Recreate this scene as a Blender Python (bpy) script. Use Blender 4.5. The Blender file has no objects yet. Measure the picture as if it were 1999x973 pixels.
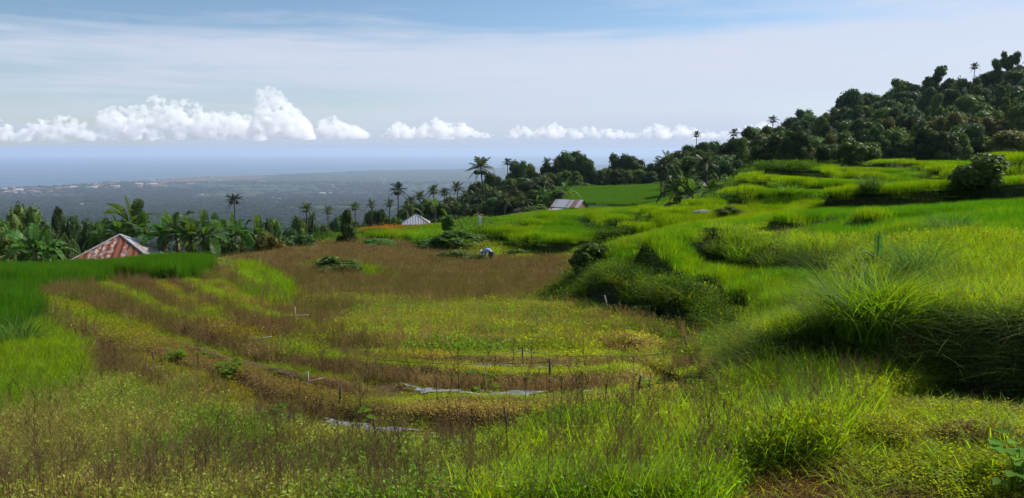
import bpy, math, random
import numpy as np
from mathutils import Vector, Matrix
rng = np.random.default_rng(7)
random.seed(7)
S = bpy.context.scene
COL = S.collection
R_ = math.radians

# ------------------------------------------------------------------ camera
FPX, CX, CY, EYE = 1500.0, 999.5, 486.5, 292.0
PITCH = math.atan((CY - EYE) / FPX)
cd = bpy.data.cameras.new('camera')
cam = bpy.data.objects.new('camera', cd); COL.objects.link(cam)
cd.sensor_width = 36.0; cd.lens = 36.0 * FPX / 1999.0
cd.clip_start = 0.1; cd.clip_end = 250000.0
cam.location = (0, 0, 0); cam.rotation_euler = (math.pi / 2 - PITCH, 0, 0)
S.camera = cam

# ------------------------------------------------------------------ light
SUN_AZ, SUN_EL = 58.0, 40.0           # degrees clockwise from the view axis, degrees up
sd = bpy.data.lights.new('sun', 'SUN'); sd.energy = 4.4; sd.angle = R_(0.5); sd.color = (1.0, 0.955, 0.87)
sun = bpy.data.objects.new('sun', sd); COL.objects.link(sun)
dvec = Vector((math.sin(R_(SUN_AZ)) * math.cos(R_(SUN_EL)), math.cos(R_(SUN_AZ)) * math.cos(R_(SUN_EL)), math.sin(R_(SUN_EL))))
sun.rotation_euler = dvec.to_track_quat('Z', 'Y').to_euler()

W = bpy.data.worlds.new('World'); S.world = W; W.use_nodes = True
wt = W.node_tree; wt.nodes.clear()
def wn(t, **k):
    n = wt.nodes.new(t)
    for a, b in k.items(): setattr(n, a, b)
    return n
wo = wn('ShaderNodeOutputWorld'); bg = wn('ShaderNodeBackground')
sky = wn('ShaderNodeTexSky', sky_type='NISHITA'); sky.sun_disc = False
sky.sun_elevation = R_(SUN_EL); sky.sun_rotation = R_(SUN_AZ)
sky.altitude = 450; sky.air_density = 1.0; sky.dust_density = 0.4; sky.ozone_density = 4.0
tc = wn('ShaderNodeTexCoord'); sx = wn('ShaderNodeSeparateXYZ')
wt.links.new(tc.outputs['Generated'], sx.inputs[0])
def wmath(op, a, b=None, c=None, clamp=False):
    n = wn('ShaderNodeMath', operation=op, use_clamp=clamp)
    for i, v in enumerate((a, b, c)):
        if v is None: continue
        if isinstance(v, (int, float)): n.inputs[i].default_value = v
        else: wt.links.new(v, n.inputs[i])
    return n.outputs[0]
zc = wmath('MAXIMUM', sx.outputs['Z'], 0.0)
az = wmath('ARCTAN2', sx.outputs['X'], sx.outputs['Y'])
def wcomb(x, y, z):
    n = wn('ShaderNodeCombineXYZ')
    for i, v in enumerate((x, y, z)):
        if isinstance(v, (int, float)): n.inputs[i].default_value = v
        else: wt.links.new(v, n.inputs[i])
    return n.outputs[0]
def wnoise(vec, scale, detail, rough, dist=0.0):
    n = wn('ShaderNodeTexNoise'); wt.links.new(vec, n.inputs['Vector'])
    n.inputs['Scale'].default_value = scale; n.inputs['Detail'].default_value = detail
    n.inputs['Roughness'].default_value = rough; n.inputs['Distortion'].default_value = dist
    return n.outputs['Fac']
def wramp(v, pts):
    n = wn('ShaderNodeValToRGB'); wt.links.new(v, n.inputs[0])
    e = n.color_ramp.elements
    e[0].position, e[0].color = pts[0][0], (pts[0][1],) * 3 + (1,)
    e[1].position, e[1].color = pts[-1][0], (pts[-1][1],) * 3 + (1,)
    for p, c in pts[1:-1]:
        q = e.new(p); q.color = (c, c, c, 1)
    return n.outputs[0]
# thin high cloud: a layer seen in perspective, streaked across
vx = wcomb(wmath('MULTIPLY', az, 1.0), wmath('MULTIPLY', zc, 6.5), 0.31)
wisp = wnoise(vx, 2.6, 8, 0.62, 0.35)
vx2 = wcomb(wmath('MULTIPLY', az, 0.9), wmath('MULTIPLY', zc, 16.0), 4.4)
streak = wnoise(vx2, 3.2, 7, 0.6, 0.6)
# how much veil there is at each height above the horizon
prof = wramp(wmath('MULTIPLY', zc, 4.0), [(0.0, 0.98), (0.12, 0.90), (0.24, 0.60), (0.34, 0.76), (0.50, 0.82), (0.56, 0.55), (0.61, 0.24), (0.75, 0.14), (1.0, 0.4)])
side = wmath('MULTIPLY', az, 0.42)
m1 = wmath('ADD', prof, side)
m2 = wmath('ADD', m1, wmath('MULTIPLY', wmath('SUBTRACT', wisp, 0.5), 1.25))
m3 = wmath('ADD', m2, wmath('MULTIPLY', wmath('SUBTRACT', streak, 0.5), 1.15))
veil = wramp(wmath('MULTIPLY', m3, 0.8, clamp=True), [(0.10, 0.0), (0.30, 0.28), (0.60, 0.74), (0.9, 0.92)])
mixw = wn('ShaderNodeMix', data_type='RGBA'); vc = wn('ShaderNodeMix', data_type='RGBA'); vc.inputs['A'].default_value = (4.3, 5.3, 7.2, 1); vc.inputs['B'].default_value = (6.2, 6.6, 7.8, 1)
wt.links.new(wramp(wmath('MULTIPLY', zc, 10.0), [(0.0, 0.0), (0.45, 0.75), (1.0, 1.0)]), vc.inputs['Factor']); wt.links.new(vc.outputs['Result'], mixw.inputs['B'])
wt.links.new(veil, mixw.inputs['Factor']); wt.links.new(sky.outputs[0], mixw.inputs['A'])
wt.links.new(mixw.outputs['Result'], bg.inputs[0]); bg.inputs[1].default_value = 0.072
wt.links.new(bg.outputs[0], wo.inputs[0])

S.view_settings.view_transform = 'Standard'; S.view_settings.look = 'None'
S.view_settings.exposure = 0.65; S.view_settings.gamma = 1.0; S.view_settings.use_curve_mapping = False
S.render.engine = 'CYCLES'
cy = S.cycles
cy.use_denoising = True; cy.denoiser = 'OPENIMAGEDENOISE'; cy.denoising_prefilter = 'ACCURATE'
cy.max_bounces = 8; cy.diffuse_bounces = 2; cy.glossy_bounces = 2; cy.transmission_bounces = 3
cy.transparent_max_bounces = 12; cy.volume_bounces = 7; cy.caustics_reflective = False; cy.caustics_refractive = False
cy.use_adaptive_sampling = True; cy.adaptive_threshold = 0.015
S.render.use_persistent_data = False

# ------------------------------------------------------------------ projection helpers
cp, sp = math.cos(PITCH), math.sin(PITCH)
def ray(px, py):
    a = (np.asarray(px, float) - CX) / FPX; b = (CY - np.asarray(py, float)) / FPX
    return a, b * sp + cp, b * cp - sp
def pix(px, py, Y):
    dx, dy, dz = ray(px, py); t = Y / dy
    return dx * t, Y + 0 * t, dz * t
def project(x, y, z):
    d = np.maximum(y * cp - z * sp, 1e-3); u = y * sp + z * cp
    return CX + FPX * x / d, CY - FPX * u / d
def sstep(a, b, x):
    t = np.clip((x - a) / (b - a), 0, 1); return t * t * (3 - 2 * t)

# value noise in numpy
_tab = np.random.default_rng(99).random((256, 256))
def vnoise(x, y, s=1.0, seed=0):
    x = x / s + seed * 17.3; y = y / s + seed * 9.1
    xi = np.floor(x).astype(int); yi = np.floor(y).astype(int); fx = x - xi; fy = y - yi
    fx = fx * fx * (3 - 2 * fx); fy = fy * fy * (3 - 2 * fy)
    g = lambda i, j: _tab[(xi + i) & 255, (yi + j) & 255]
    return (g(0, 0) * (1 - fx) + g(1, 0) * fx) * (1 - fy) + (g(0, 1) * (1 - fx) + g(1, 1) * fx) * fy
def fbm(x, y, s, seed=0, o=4):
    r = 0; a = 0.5; t = 0
    for k in range(o):
        r = r + a * vnoise(x, y, s / 2 ** k, seed + k); t += a; a *= 0.5
    return r / t

# ------------------------------------------------------------------ terrain: sight-line survey (pixel, pixel, metres ahead)
CTRL = [
 (0,973,6.3),(500,973,6.3),(1000,973,6.2),(1350,973,5.8),(1600,973,5.3),(1999,973,4.9),(2500,973,4.8),(-500,973,6.3),
 (1999,880,6.2),(1750,860,7.0),(1500,870,7.3),(2500,880,6.0),
 (0,860,8.2),(400,860,8.0),(800,860,7.9),(1200,860,7.6),(-500,860,8.2),
 (1999,812,7.9),(1850,790,8.7),(1700,785,9.0),(1560,780,9.7),(1440,790,9.7),(2500,820,7.6),
 (0,740,11.3),(300,740,11.2),(600,750,11.0),(900,750,11.0),(1200,750,10.8),(1350,730,12.0),(-500,740,11.3),
 (1400,690,14.2),(1330,655,16.5),(1262,636,18.0),(1216,617,19.5),(1123,590,24.0),(1055,587,25.5),
 (0,660,15.2),(300,660,15.8),(600,660,16.6),(900,660,17),(1150,660,16.5),(-500,660,15),
 (0,590,21.5),(300,590,23),(600,590,24.5),(900,590,26),(-500,590,21),
 (0,548,32),(200,542,36),(400,540,33),(600,530,37),(800,525,40),(950,520,44),(1080,520,40),(-500,520,32),
 (160,528,42),(300,519,45),(-100,532,42),(430,516,44),(560,498,49),(700,488,52),(860,499,51),(-500,505,42),
 (1120,512,41),(1150,545,33.5),
 (1228,522,24.0),(1277,546,21.5),(1339,573,19.2),(1401,598,17.6),(1462,628,16.0),(1300,620,17.5),(1390,660,15.6),
 (1560,645,14.0),(1500,590,16.6),(1400,545,20.0),(1430,580,18.0),(1350,560,19.9),(1300,490,25.0),(1200,490,27),
 (1640,560,18.5),(1560,545,19.6),(1492,530,20.8),(1400,508,22.9),(1364,490,25),(1492,488,21.8),(1580,492,20.9),
 (1640,650,10.8),(1850,592,11.0),(1999,580,11.3),(2500,570,11.3),
 (1700,520,16.8),(1850,500,17.0),(1999,480,17.5),(2500,470,17.5),
 (1550,470,26),(1700,440,27),(1850,425,28),(1999,420,26),(1450,440,36),(2500,410,26),
 (1585,420,37),(1708,417,35),(1847,411,34),(1970,404,32),
 (1300,450,42),(1200,468,45),(1060,477,52),(940,480,55),(924,472,56),
 (1300,430,75),(1200,442,74),(1100,449,75),(1000,457,75),(930,463,74),
 (1400,418,62),(1427,382,64),(1543,412,48),
 (1450,376,72),(1550,376,66),(1650,368,66),(1750,366,60),(1850,363,58),(1999,344,58),(2500,300,58),
 (1450,362,95),(1600,352,92),(1750,341,92),(1900,331,90),(1999,322,86),(2500,280,88),
 (640,470,64),(760,463,82),(700,452,98),(830,445,106),(900,435,108),(1000,427,112),(1100,415,115),(1200,412,115),(1290,408,108),
 (1140,400,140),(1280,396,140),(1080,372,195),(1200,368,205),(1300,366,205),(1390,362,180),
 (930,430,170),(1000,400,190),(1080,374,230),(1200,369,240),(1000,385,250),(860,430,220),
 (1450,362,120),(1600,354,120),(1750,345,118),(1900,335,118),(1999,328,115),(2500,290,110),
 (1380,345,215),(1450,338,160),(1600,318,165),(1750,300,165),(1900,285,160),(1999,272,160),(2500,220,160),
 (1330,340,262),(1420,325,250),(1500,300,250),(1560,283,250),(1600,272,250),(1700,245,250),(1800,222,250),(1900,205,250),(1999,180,250),(2500,110,250),
 (1330,345,320),(1420,330,320),(1510,292,300),(1600,250,310),(1700,218,310),(1800,200,310),(1900,182,310),(1999,152,310),(2500,70,310),
 (640,500,85),(700,480,125),(800,470,135),(500,560,66),(400,590,62),(200,590,60),(0,600,58),(-500,600,58),
 (0,620,90),(300,600,95),(500,560,110),(700,500,180),(-500,620,90),(0,600,170),(300,590,180),(500,560,200),(-500,600,170),
 (0,570,300),(300,565,300),(600,540,300),(850,480,300),(-500,570,300),(1050,400,310),(1200,380,310),
]
_c = np.array(CTRL, float)
_x, _y, _z = pix(_c[:, 0], _c[:, 1], _c[:, 2])
_P = np.stack([_x / _y * 4.0, np.log(_y) * 1.6], 1); _A = _z / _y
def _phi(r): return r   # linear RBF: no overshoot
_n = len(_P)
_D = np.linalg.norm(_P[:, None] - _P[None], axis=2)
_M = np.zeros((_n + 3, _n + 3)); _M[:_n, :_n] = _phi(np.sqrt(_D ** 2 + 0.05 ** 2)) - 0.004 * np.eye(_n)
_M[:_n, _n] = 1; _M[:_n, _n + 1:] = _P; _M[_n, :_n] = 1; _M[_n + 1:, :_n] = _P.T
_w = None
def fit(delta):
    global _w
    _w = np.linalg.solve(_M, np.concatenate([_A - delta / _y, np.zeros(3)]))
fit(np.zeros(_n))
FARV = np.log(np.array([300, 600, 1000, 1600, 2500, 4000, 6000, 8000, 11000, 16000, 60000]))
FARZ = np.array([-55, -95, -140, -190, -243, -318, -368, -392, -399, -400, -400.0])
def base_h(x, y):
    x = np.asarray(x, float); y = np.asarray(y, float)
    sh = x.shape; x = x.ravel(); y = y.ravel()
    out = np.empty(x.shape)
    for i in range(0, len(x), 60000):
        xx = x[i:i + 60000]; yy = np.maximum(y[i:i + 60000], 4.5)
        u = np.clip(xx / yy, -1.15, 1.15); yc = np.minimum(yy, 330)
        p = np.stack([u * 4.0, np.log(yc) * 1.6], 1)
        r = np.sqrt(((p[:, None] - _P[None]) ** 2).sum(2) + 0.05 ** 2)
        a = r @ _w[:_n] + _w[_n] + p @ _w[_n + 1:]
        z = a * yc
        fz = np.interp(np.log(np.maximum(yy, 250)), FARV, FARZ)
        fz = fz + (fbm(xx, yy, 900, 5) - 0.5) * 60 * sstep(500, 2000, yy) * (1 - sstep(4500, 8000, yy))
        k = sstep(315, 800, yy)
        out[i:i + 60000] = z * (1 - k) + fz * k
    return out.reshape(sh)
def hit(px, py, H, y0=4.5, y1=900):
    """where the sight line through a pixel first meets the height field H"""
    px = np.atleast_1d(np.asarray(px, float)); py = np.atleast_1d(np.asarray(py, float))
    ys = np.exp(np.linspace(math.log(y0), math.log(y1), 900))
    X, Y, Z = pix(px[:, None], py[:, None], ys[None])
    G = H(X, Y)
    b = Z < G
    k = np.where(b.any(1), b.argmax(1), len(ys) - 1)
    k0 = np.maximum(k - 1, 0); i = np.arange(len(px))
    g0 = (Z - G)[i, k0]; g1 = (Z - G)[i, k]
    t = np.clip(g0 / (g0 - g1 + 1e-9), 0, 1)
    yy = ys[k0] * (1 - t) + ys[k] * t
    X, Y, Z = pix(px, py, yy)
    return X, Y, Z

# terrace banks: foot line (pixels), height, how far the raised tread runs back, width of the face
STEPS = [
 ([(924,472),(988,489),(1015,494)], .75, 9, .35), ([(1015,492),(1053,505),(1091,512),(1126,507)], .95, 9, .35),
 ([(970,458),(1004,464),(1040,474)], .55, 8, .3), ([(1004,447),(1030,458),(1056,467)], .7, 8, .3),
 ([(1110,447),(1163,460),(1202,467)], .4, 8, .3), ([(1200,469),(1227,472),(1255,474)], .6, 7, .3),
 ([(1224,450),(1276,461)], .45, 7, .3), ([(1310,429),(1328,439),(1345,443)], .5, 7, .3),
 ([(1402,417),(1414,427),(1450,430)], .6, 6, .3), ([(1438,359),(1481,367),(1532,371),(1622,371)], 1.0, 12, .4),
 ([(1420,380),(1473,390),(1507,402),(1546,413)], .7, 10, .35), ([(1622,351),(1671,346)], .75, 8, .35),
 ([(1672,346),(1739,350),(1778,340)], .9, 10, .35), ([(1758,361),(1818,368)], .7, 8, .35),
 ([(1622,376),(1698,384)], .5, 8, .35), ([(1795,378),(1858,388)], .6, 8, .3),
 ([(1580,420),(1662,417),(1708,417),(1770,414),(1847,411),(1893,405),(1975,405),(2300,395)], .75, 14, .35),
 ([(1905,369),(1990,374),(2200,372)], .6, 8, .35), ([(1765,333),(1830,335)], .6, 8, .35), ([(1830,328),(1870,330)], .5, 8, .35),
 ([(1940,333),(1999,330),(2200,325)], .7, 8, .35),
 ([(1470,462),(1523,469),(1577,466)], .42, 6, .25), ([(1625,458),(1700,462)], .35, 5, .25),
 ([(1350,484,26),(1400,508,22.9),(1492,530,20.8),(1560,545,19.6),(1650,561,18.3)], .65, 4, .35),
 ([(1222,520,24.4),(1277,546,21.8),(1339,574,19.5),(1401,600,17.8),(1466,632,16.2)], .62, 4, .2),
 ([(1110,590,24.0),(1173,608,21.5),(1216,618,19.7),(1262,637,18.2),(1339,658,16.6),(1400,690,14.5)], .60, 3, .5),
 ([(1440,792),(1500,790),(1560,776),(1640,772),(1700,778),(1770,790),(1862,790),(1955,806),(2040,815),(2300,830)], .88, 3.6, .3),
 ([(1630,900),(1690,935),(1770,948),(1800,905)], .18, 1.2, .12), ([(1795,905),(1850,930),(1910,950)], .12, 1.0, .1),
 ([(1690,775),(1770,770),(1850,760)], .15, 1.2, .12),
 ([(695,473),(740,474),(860,482),(900,500)], .5, 8, .5),
 ([(-300,600),(0,594),(60,593),(95,574),(150,567),(192,559),(217,544),(300,549),(405,546)], .28, 6, .2), ([(-300,690),(0,675),(58,655),(76,640)], .22, 4, .2),
]
BUNDS = [ # crest line (pixels), height, half width
 ([(348,543),(400,574),(462,605),(524,633),(577,650),(654,666),(731,673),(900,677),(1100,678),(1300,682)], .18, .28),
 ([(185,553),(234,583),(277,599),(308,620),(355,633),(395,645),(462,670),(540,691),(610,713),(678,727),(785,738),(986,748),(1160,750),(1300,738)], .19, .26),
 ([(75,596),(110,618),(150,640),(240,675),(315,700),(385,725),(462,748),(585,792),(678,811),(801,818),(955,829),(1054,827),(1178,823),(1301,806),(1409,785)], .20, .25),
 ([(462,522),(509,537),(555,562),(575,590)], .15, .6),
 ([(575,598),(700,600),(900,603),(1080,602)], .14, .28), ([(600,632),(760,640),(900,642),(1150,640)], .14, .26),
 ([(125,598),(185,628),(234,648),(308,668),(400,698),(500,726),(620,755),(760,775)], .12, .22), ([(640,694),(760,708),(1000,713),(1290,708)], .12, .22), ([(760,784),(900,788),(1180,787),(1340,770)], .12, .2), ([(300,552),(345,590),(400,622),(450,642)], .12, .25), ([(230,690),(330,735),(420,768),(520,806)], .1, .2), ([(420,552),(470,590),(540,612),(640,622)], .12, .25),
]
def to_world(line, H):
    if len(line[0]) == 3:                       # surveyed with its own distances
        q = np.array(line, float); X, Y, Z = pix(q[:, 0], q[:, 1], q[:, 2]); t = np.linspace(0, len(q) - 1, len(q) * 5)
        return np.stack([np.interp(t, range(len(q)), X), np.interp(t, range(len(q)), Y)], 1)
    p = np.array(line, float)
    # resample finely
    q = [p[0]]
    for a, b in zip(p[:-1], p[1:]):
        n = max(1, int(np.hypot(*(b - a)) / 14))
        for i in range(1, n + 1): q.append(a + (b - a) * i / n)
    q = np.array(q); X, Y, Z = hit(q[:, 0], q[:, 1], H)
    W2 = np.stack([X, Y], 1)
    for _ in range(4):
        if len(W2) > 3: W2[1:-1] = (W2[:-2] + 2 * W2[1:-1] + W2[2:]) / 4
    return W2
def polydist(x, y, L):
    """distance to a polyline, signed side (+ = far side), and how far along (0..1)"""
    best = np.full(x.shape, 1e9); sgn = np.ones(x.shape); al = np.zeros(x.shape); ext = np.zeros(x.shape)
    seg = np.linalg.norm(np.diff(L, axis=0), axis=1); cum = np.concatenate([[0], np.cumsum(seg)]); tot = cum[-1]
    for k in range(len(L) - 1):
        ax, ay = L[k]; bx, by = L[k + 1]; ex, ey = bx - ax, by - ay; l2 = ex * ex + ey * ey + 1e-9
        tr = ((x - ax) * ex + (y - ay) * ey) / l2; t = np.clip(tr, 0, 1)
        d = np.hypot(x - ax - t * ex, y - ay - t * ey)
        c = ex * (y - ay) - ey * (x - ax)
        m = d < best
        best = np.where(m, d, best); sgn = np.where(m, np.sign(c), sgn); al = np.where(m, (cum[k] + t * seg[k]), al)
        over = np.zeros(x.shape)
        if k == 0: over = np.maximum(over, -tr * math.sqrt(l2))
        if k == len(L) - 2: over = np.maximum(over, (tr - 1) * math.sqrt(l2))
        ext = np.where(m, over, ext)
    return best, sgn, al, tot, ext
def step_add(x, y, items):
    z = np.zeros(x.shape)
    for L, h, run, w in items:
        lo = L.min(0) - run * 2.5; hi = L.max(0) + run * 2.5
        m = (x > lo[0]) & (x < hi[0]) & (y > lo[1]) & (y < hi[1])
        if not m.any(): continue
        xx, yy = x[m], y[m]
        xx = xx + (vnoise(xx, yy, .9, 3) - .5) * w * 1.2; yy = yy + (vnoise(xx, yy, .8, 4) - .5) * w * 1.2
        d, s, al, tot, ext = polydist(xx, yy, L)
        sd_ = d * s
        fade = sstep(0, min(1.2, tot * .25), al) * sstep(0, min(1.2, tot * .25), tot - al)
        fade = fade * (1 - sstep(0, 1.5, ext))
        z[m] += np.where(sd_ > 0, h * sstep(0, w, sd_) * np.exp(-np.maximum(sd_ - w, 0) / run) * (1 - sstep(run * 1.4, run * 2.3, sd_)), 0) * fade
    return z
# fit the smooth ground so that ground + banks passes through the survey; bank lines are re-sighted each round
_S = [(l, h, L, w) for l, h, L, w in STEPS if h > 0 and l[0][1] > 483]
_F = [(l, h * (1.0 if l[0][0] < 1350 else 1.25), L, w) for l, h, L, w in STEPS if h > 0 and l[0][1] <= 483]
STEPW = [(to_world(l, base_h), h, L, w) for l, h, L, w in _S]
for _it in range(3):
    fit(step_add(_x, _y, STEPW))
    STEPW = [(to_world(_S[k][0], lambda X, Y, k=k: base_h(X, Y) + step_add(np.asarray(X, float), np.asarray(Y, float), STEPW[:k] + STEPW[k + 1:])), _S[k][1], _S[k][2], _S[k][3]) for k in range(len(_S))]
fit(step_add(_x, _y, STEPW))
STEPW += [(to_world(l, base_h), h, L, w) for l, h, L, w in _F]
HS = lambda X, Y: base_h(X, Y) + step_add(np.asarray(X, float), np.asarray(Y, float), STEPW)
BUNDW = [(to_world(l, HS), h, w) for l, h, w in BUNDS]
def H(x, y):
    x = np.asarray(x, float); y = np.asarray(y, float)
    z = base_h(x, y) + step_add(x, y, STEPW)
    for L, h, w in BUNDW:
        lo = L.min(0) - w * 4; hi = L.max(0) + w * 4
        m = (x > lo[0]) & (x < hi[0]) & (y > lo[1]) & (y < hi[1])
        if not m.any(): continue
        d, s, al, tot, ext = polydist(x[m], y[m], L)
        fade = sstep(0, 1.0, al) * sstep(0, 1.0, tot - al)
        z[m] += h * (1 - sstep(w * .25, w * 1.2, d)) * fade
    near = 1 - sstep(60, 120, y)
    z += near * ((fbm(x, y, 1.4, 11, 3) - .5) * .16 + (fbm(x, y, .45, 15, 2) - .5) * .06)
    # mown hummocks beside the path
    for px, py, r, h in MOUNDS:
        z += h * np.exp(-((x - px) ** 2 + (y - py) ** 2) / r ** 2)
    return z
MOUNDS = []
for (a, b, r, h) in [(1560,945,.8,.28), (1850,865,1.2,.3), (2000,960,.7,.2), (660,540,1.5,.35), (1560,800,.9,.25), (740,545,1.2,.2)]:
    X_, Y_, Z_ = hit(a, b, HS); MOUNDS.append((float(X_[0]), float(Y_[0]), r, h))

# ------------------------------------------------------------------ mesh + material helpers
def mesh_np(name, V, F4=None, F3=None, mat=None, smooth=False, attrs=None):
    """fast mesh from arrays: V (n,3), F4 quads (m,4), F3 triangles (k,3)"""
    V = np.asarray(V, np.float32)
    F4 = np.zeros((0, 4), np.int32) if F4 is None else np.asarray(F4, np.int32)
    F3 = np.zeros((0, 3), np.int32) if F3 is None else np.asarray(F3, np.int32)
    me = bpy.data.meshes.new(name)
    me.vertices.add(len(V)); me.vertices.foreach_set('co', V.ravel())
    nl = len(F4) * 4 + len(F3) * 3
    me.loops.add(nl); me.loops.foreach_set('vertex_index', np.concatenate([F4.ravel(), F3.ravel()]).astype(np.int32))
    me.polygons.add(len(F4) + len(F3))
    st = np.concatenate([np.arange(len(F4)) * 4, len(F4) * 4 + np.arange(len(F3)) * 3]).astype(np.int32)
    me.polygons.foreach_set('loop_start', st)
    me.polygons.foreach_set('use_smooth', np.full(len(st), smooth, bool))
    for k, a in (attrs or {}).items():
        a = np.asarray(a, np.float32)
        if a.ndim == 2:
            if a.shape[1] == 3: a = np.concatenate([a, np.ones((len(a), 1), np.float32)], 1)
            at = me.attributes.new(k, 'FLOAT_COLOR', 'POINT'); at.data.foreach_set('color', a.ravel())
        else:
            at = me.attributes.new(k, 'FLOAT', 'POINT'); at.data.foreach_set('value', a)
    me.update(); me.validate()
    if mat is not None: me.materials.append(mat)
    return me
def link(name, me, parent=None, loc=None):
    o = bpy.data.objects.new(name, me); COL.objects.link(o)
    if parent is not None: o.parent = parent
    if loc is not None: o.location = loc
    return o
def tag(o, label, cat, group=None, kind=None):
    if label: o['label'] = label
    if cat: o['category'] = cat
    if group: o['group'] = group
    if kind: o['kind'] = kind
    return o
def thing(name, label, cat, loc=(0, 0, 0), rz=0.0, group=None, sc=None):
    o = bpy.data.objects.new(name, None); COL.objects.link(o)
    o.empty_display_size = .2
    o.location = loc; o.rotation_euler = (0, 0, rz)
    if sc is not None: o.scale = sc
    return tag(o, label, cat, group)

class MB:
    def __init__(s): s.v = []; s.q = []; s.t = []; s.n = 0
    def add(s, V, Q=None, T=None):
        V = np.asarray(V, float).reshape(-1, 3)
        if Q is not None and len(Q): s.q.append(np.asarray(Q, int).reshape(-1, 4) + s.n)
        if T is not None and len(T): s.t.append(np.asarray(T, int).reshape(-1, 3) + s.n)
        s.v.append(V); s.n += len(V)
    def box(s, c, d, rz=0.0):
        c = np.array(c, float); d = np.array(d, float) / 2
        P = np.array([(i, j, k) for k in (-1, 1) for j in (-1, 1) for i in (-1, 1)], float) * d
        cs, sn = math.cos(rz), math.sin(rz)
        P = np.stack([P[:, 0] * cs - P[:, 1] * sn, P[:, 0] * sn + P[:, 1] * cs, P[:, 2]], 1) + c
        s.add(P, [(0, 2, 3, 1), (4, 5, 7, 6), (0, 1, 5, 4), (2, 6, 7, 3), (0, 4, 6, 2), (1, 3, 7, 5)])
    def tube(s, pts, rad, seg=6, cap=True):
        P = np.asarray(pts, float); n = len(P); rad = np.broadcast_to(np.asarray(rad, float), (n,))
        T = np.gradient(P, axis=0); T /= np.linalg.norm(T, axis=1)[:, None] + 1e-9
        up = np.array([0.31, 0.17, 0.93]); V = []
        for i in range(n):
            a = np.cross(T[i], up); 
            if np.linalg.norm(a) < .05: a = np.cross(T[i], (1, 0, 0))
            a /= np.linalg.norm(a); b = np.cross(T[i], a)
            for k in range(seg):
                w = 2 * math.pi * k / seg
                V.append(P[i] + rad[i] * (math.cos(w) * a + math.sin(w) * b))
        Q = [(i * seg + k, i * seg + (k + 1) % seg, (i + 1) * seg + (k + 1) % seg, (i + 1) * seg + k) for i in range(n - 1) for k in range(seg)]
        Tt = []
        if cap:
            V.append(P[0]); V.append(P[-1]); c0 = n * seg; c1 = c0 + 1
            Tt = [(c0, (k + 1) % seg, k) for k in range(seg)] + [(c1, (n - 1) * seg + k, (n - 1) * seg + (k + 1) % seg) for k in range(seg)]
        s.add(V, Q, Tt)
    def arrays(s):
        return (np.concatenate(s.v), np.concatenate(s.q) if s.q else None, np.concatenate(s.t) if s.t else None)
    def mesh(s, name, mat, smooth=False):
        V, Q, T = s.arrays(); return mesh_np(name, V, Q, T, mat, smooth)
    def build(s, name, mat, parent=None, smooth=False):
        return link(name, s.mesh(name, mat, smooth), parent)

def mat_new(name):
    m = bpy.data.materials.new(name); m.use_nodes = True; nt = m.node_tree; nt.nodes.clear()
    return m, nt
class NT:
    """tiny node-tree writer"""
    def __init__(s, nt): s.nt = nt
    def n(s, t, ins=None, **k):
        x = s.nt.nodes.new(t)
        for a, b in k.items(): setattr(x, a, b)
        for a, b in (ins or {}).items():
            if isinstance(b, bpy.types.NodeSocket): s.nt.links.new(b, x.inputs[a])
            else: x.inputs[a].default_value = b
        return x
    def math(s, op, a, b=0.0, clamp=False):
        x = s.nt.nodes.new('ShaderNodeMath'); x.operation = op; x.use_clamp = clamp
        for i, v in enumerate((a, b)):
            if isinstance(v, bpy.types.NodeSocket): s.nt.links.new(v, x.inputs[i])
            else: x.inputs[i].default_value = v
        return x.outputs[0]
    def noise(s, vec, scale, detail=4, rough=.55):
        x = s.n('ShaderNodeTexNoise', {'Scale': scale, 'Detail': detail, 'Roughness': rough})
        if vec is not None: s.nt.links.new(vec, x.inputs['Vector'])
        return x.outputs['Fac']
    def ramp(s, v, pts):
        x = s.n('ShaderNodeValToRGB', {0: v}); e = x.color_ramp.elements
        f = lambda c: (c, c, c, 1) if isinstance(c, (int, float)) else (*c, 1)
        e[0].position, e[0].color = pts[0][0], f(pts[0][1]); e[1].position, e[1].color = pts[-1][0], f(pts[-1][1])
        for p, c in pts[1:-1]: q = e.new(p); q.color = f(c)
        return x.outputs[0]
    def mix(s, fac, a, b, mode='MIX'):
        x = s.nt.nodes.new('ShaderNodeMix'); x.data_type = 'RGBA'; x.blend_type = mode
        for k, v in (('Factor', fac), ('A', a), ('B', b)):
            if isinstance(v, bpy.types.NodeSocket): s.nt.links.new(v, x.inputs[k])
            elif k == 'Factor': x.inputs[k].default_value = v
            else: x.inputs[k].default_value = (*v, 1)
        return x.outputs['Result']

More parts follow.
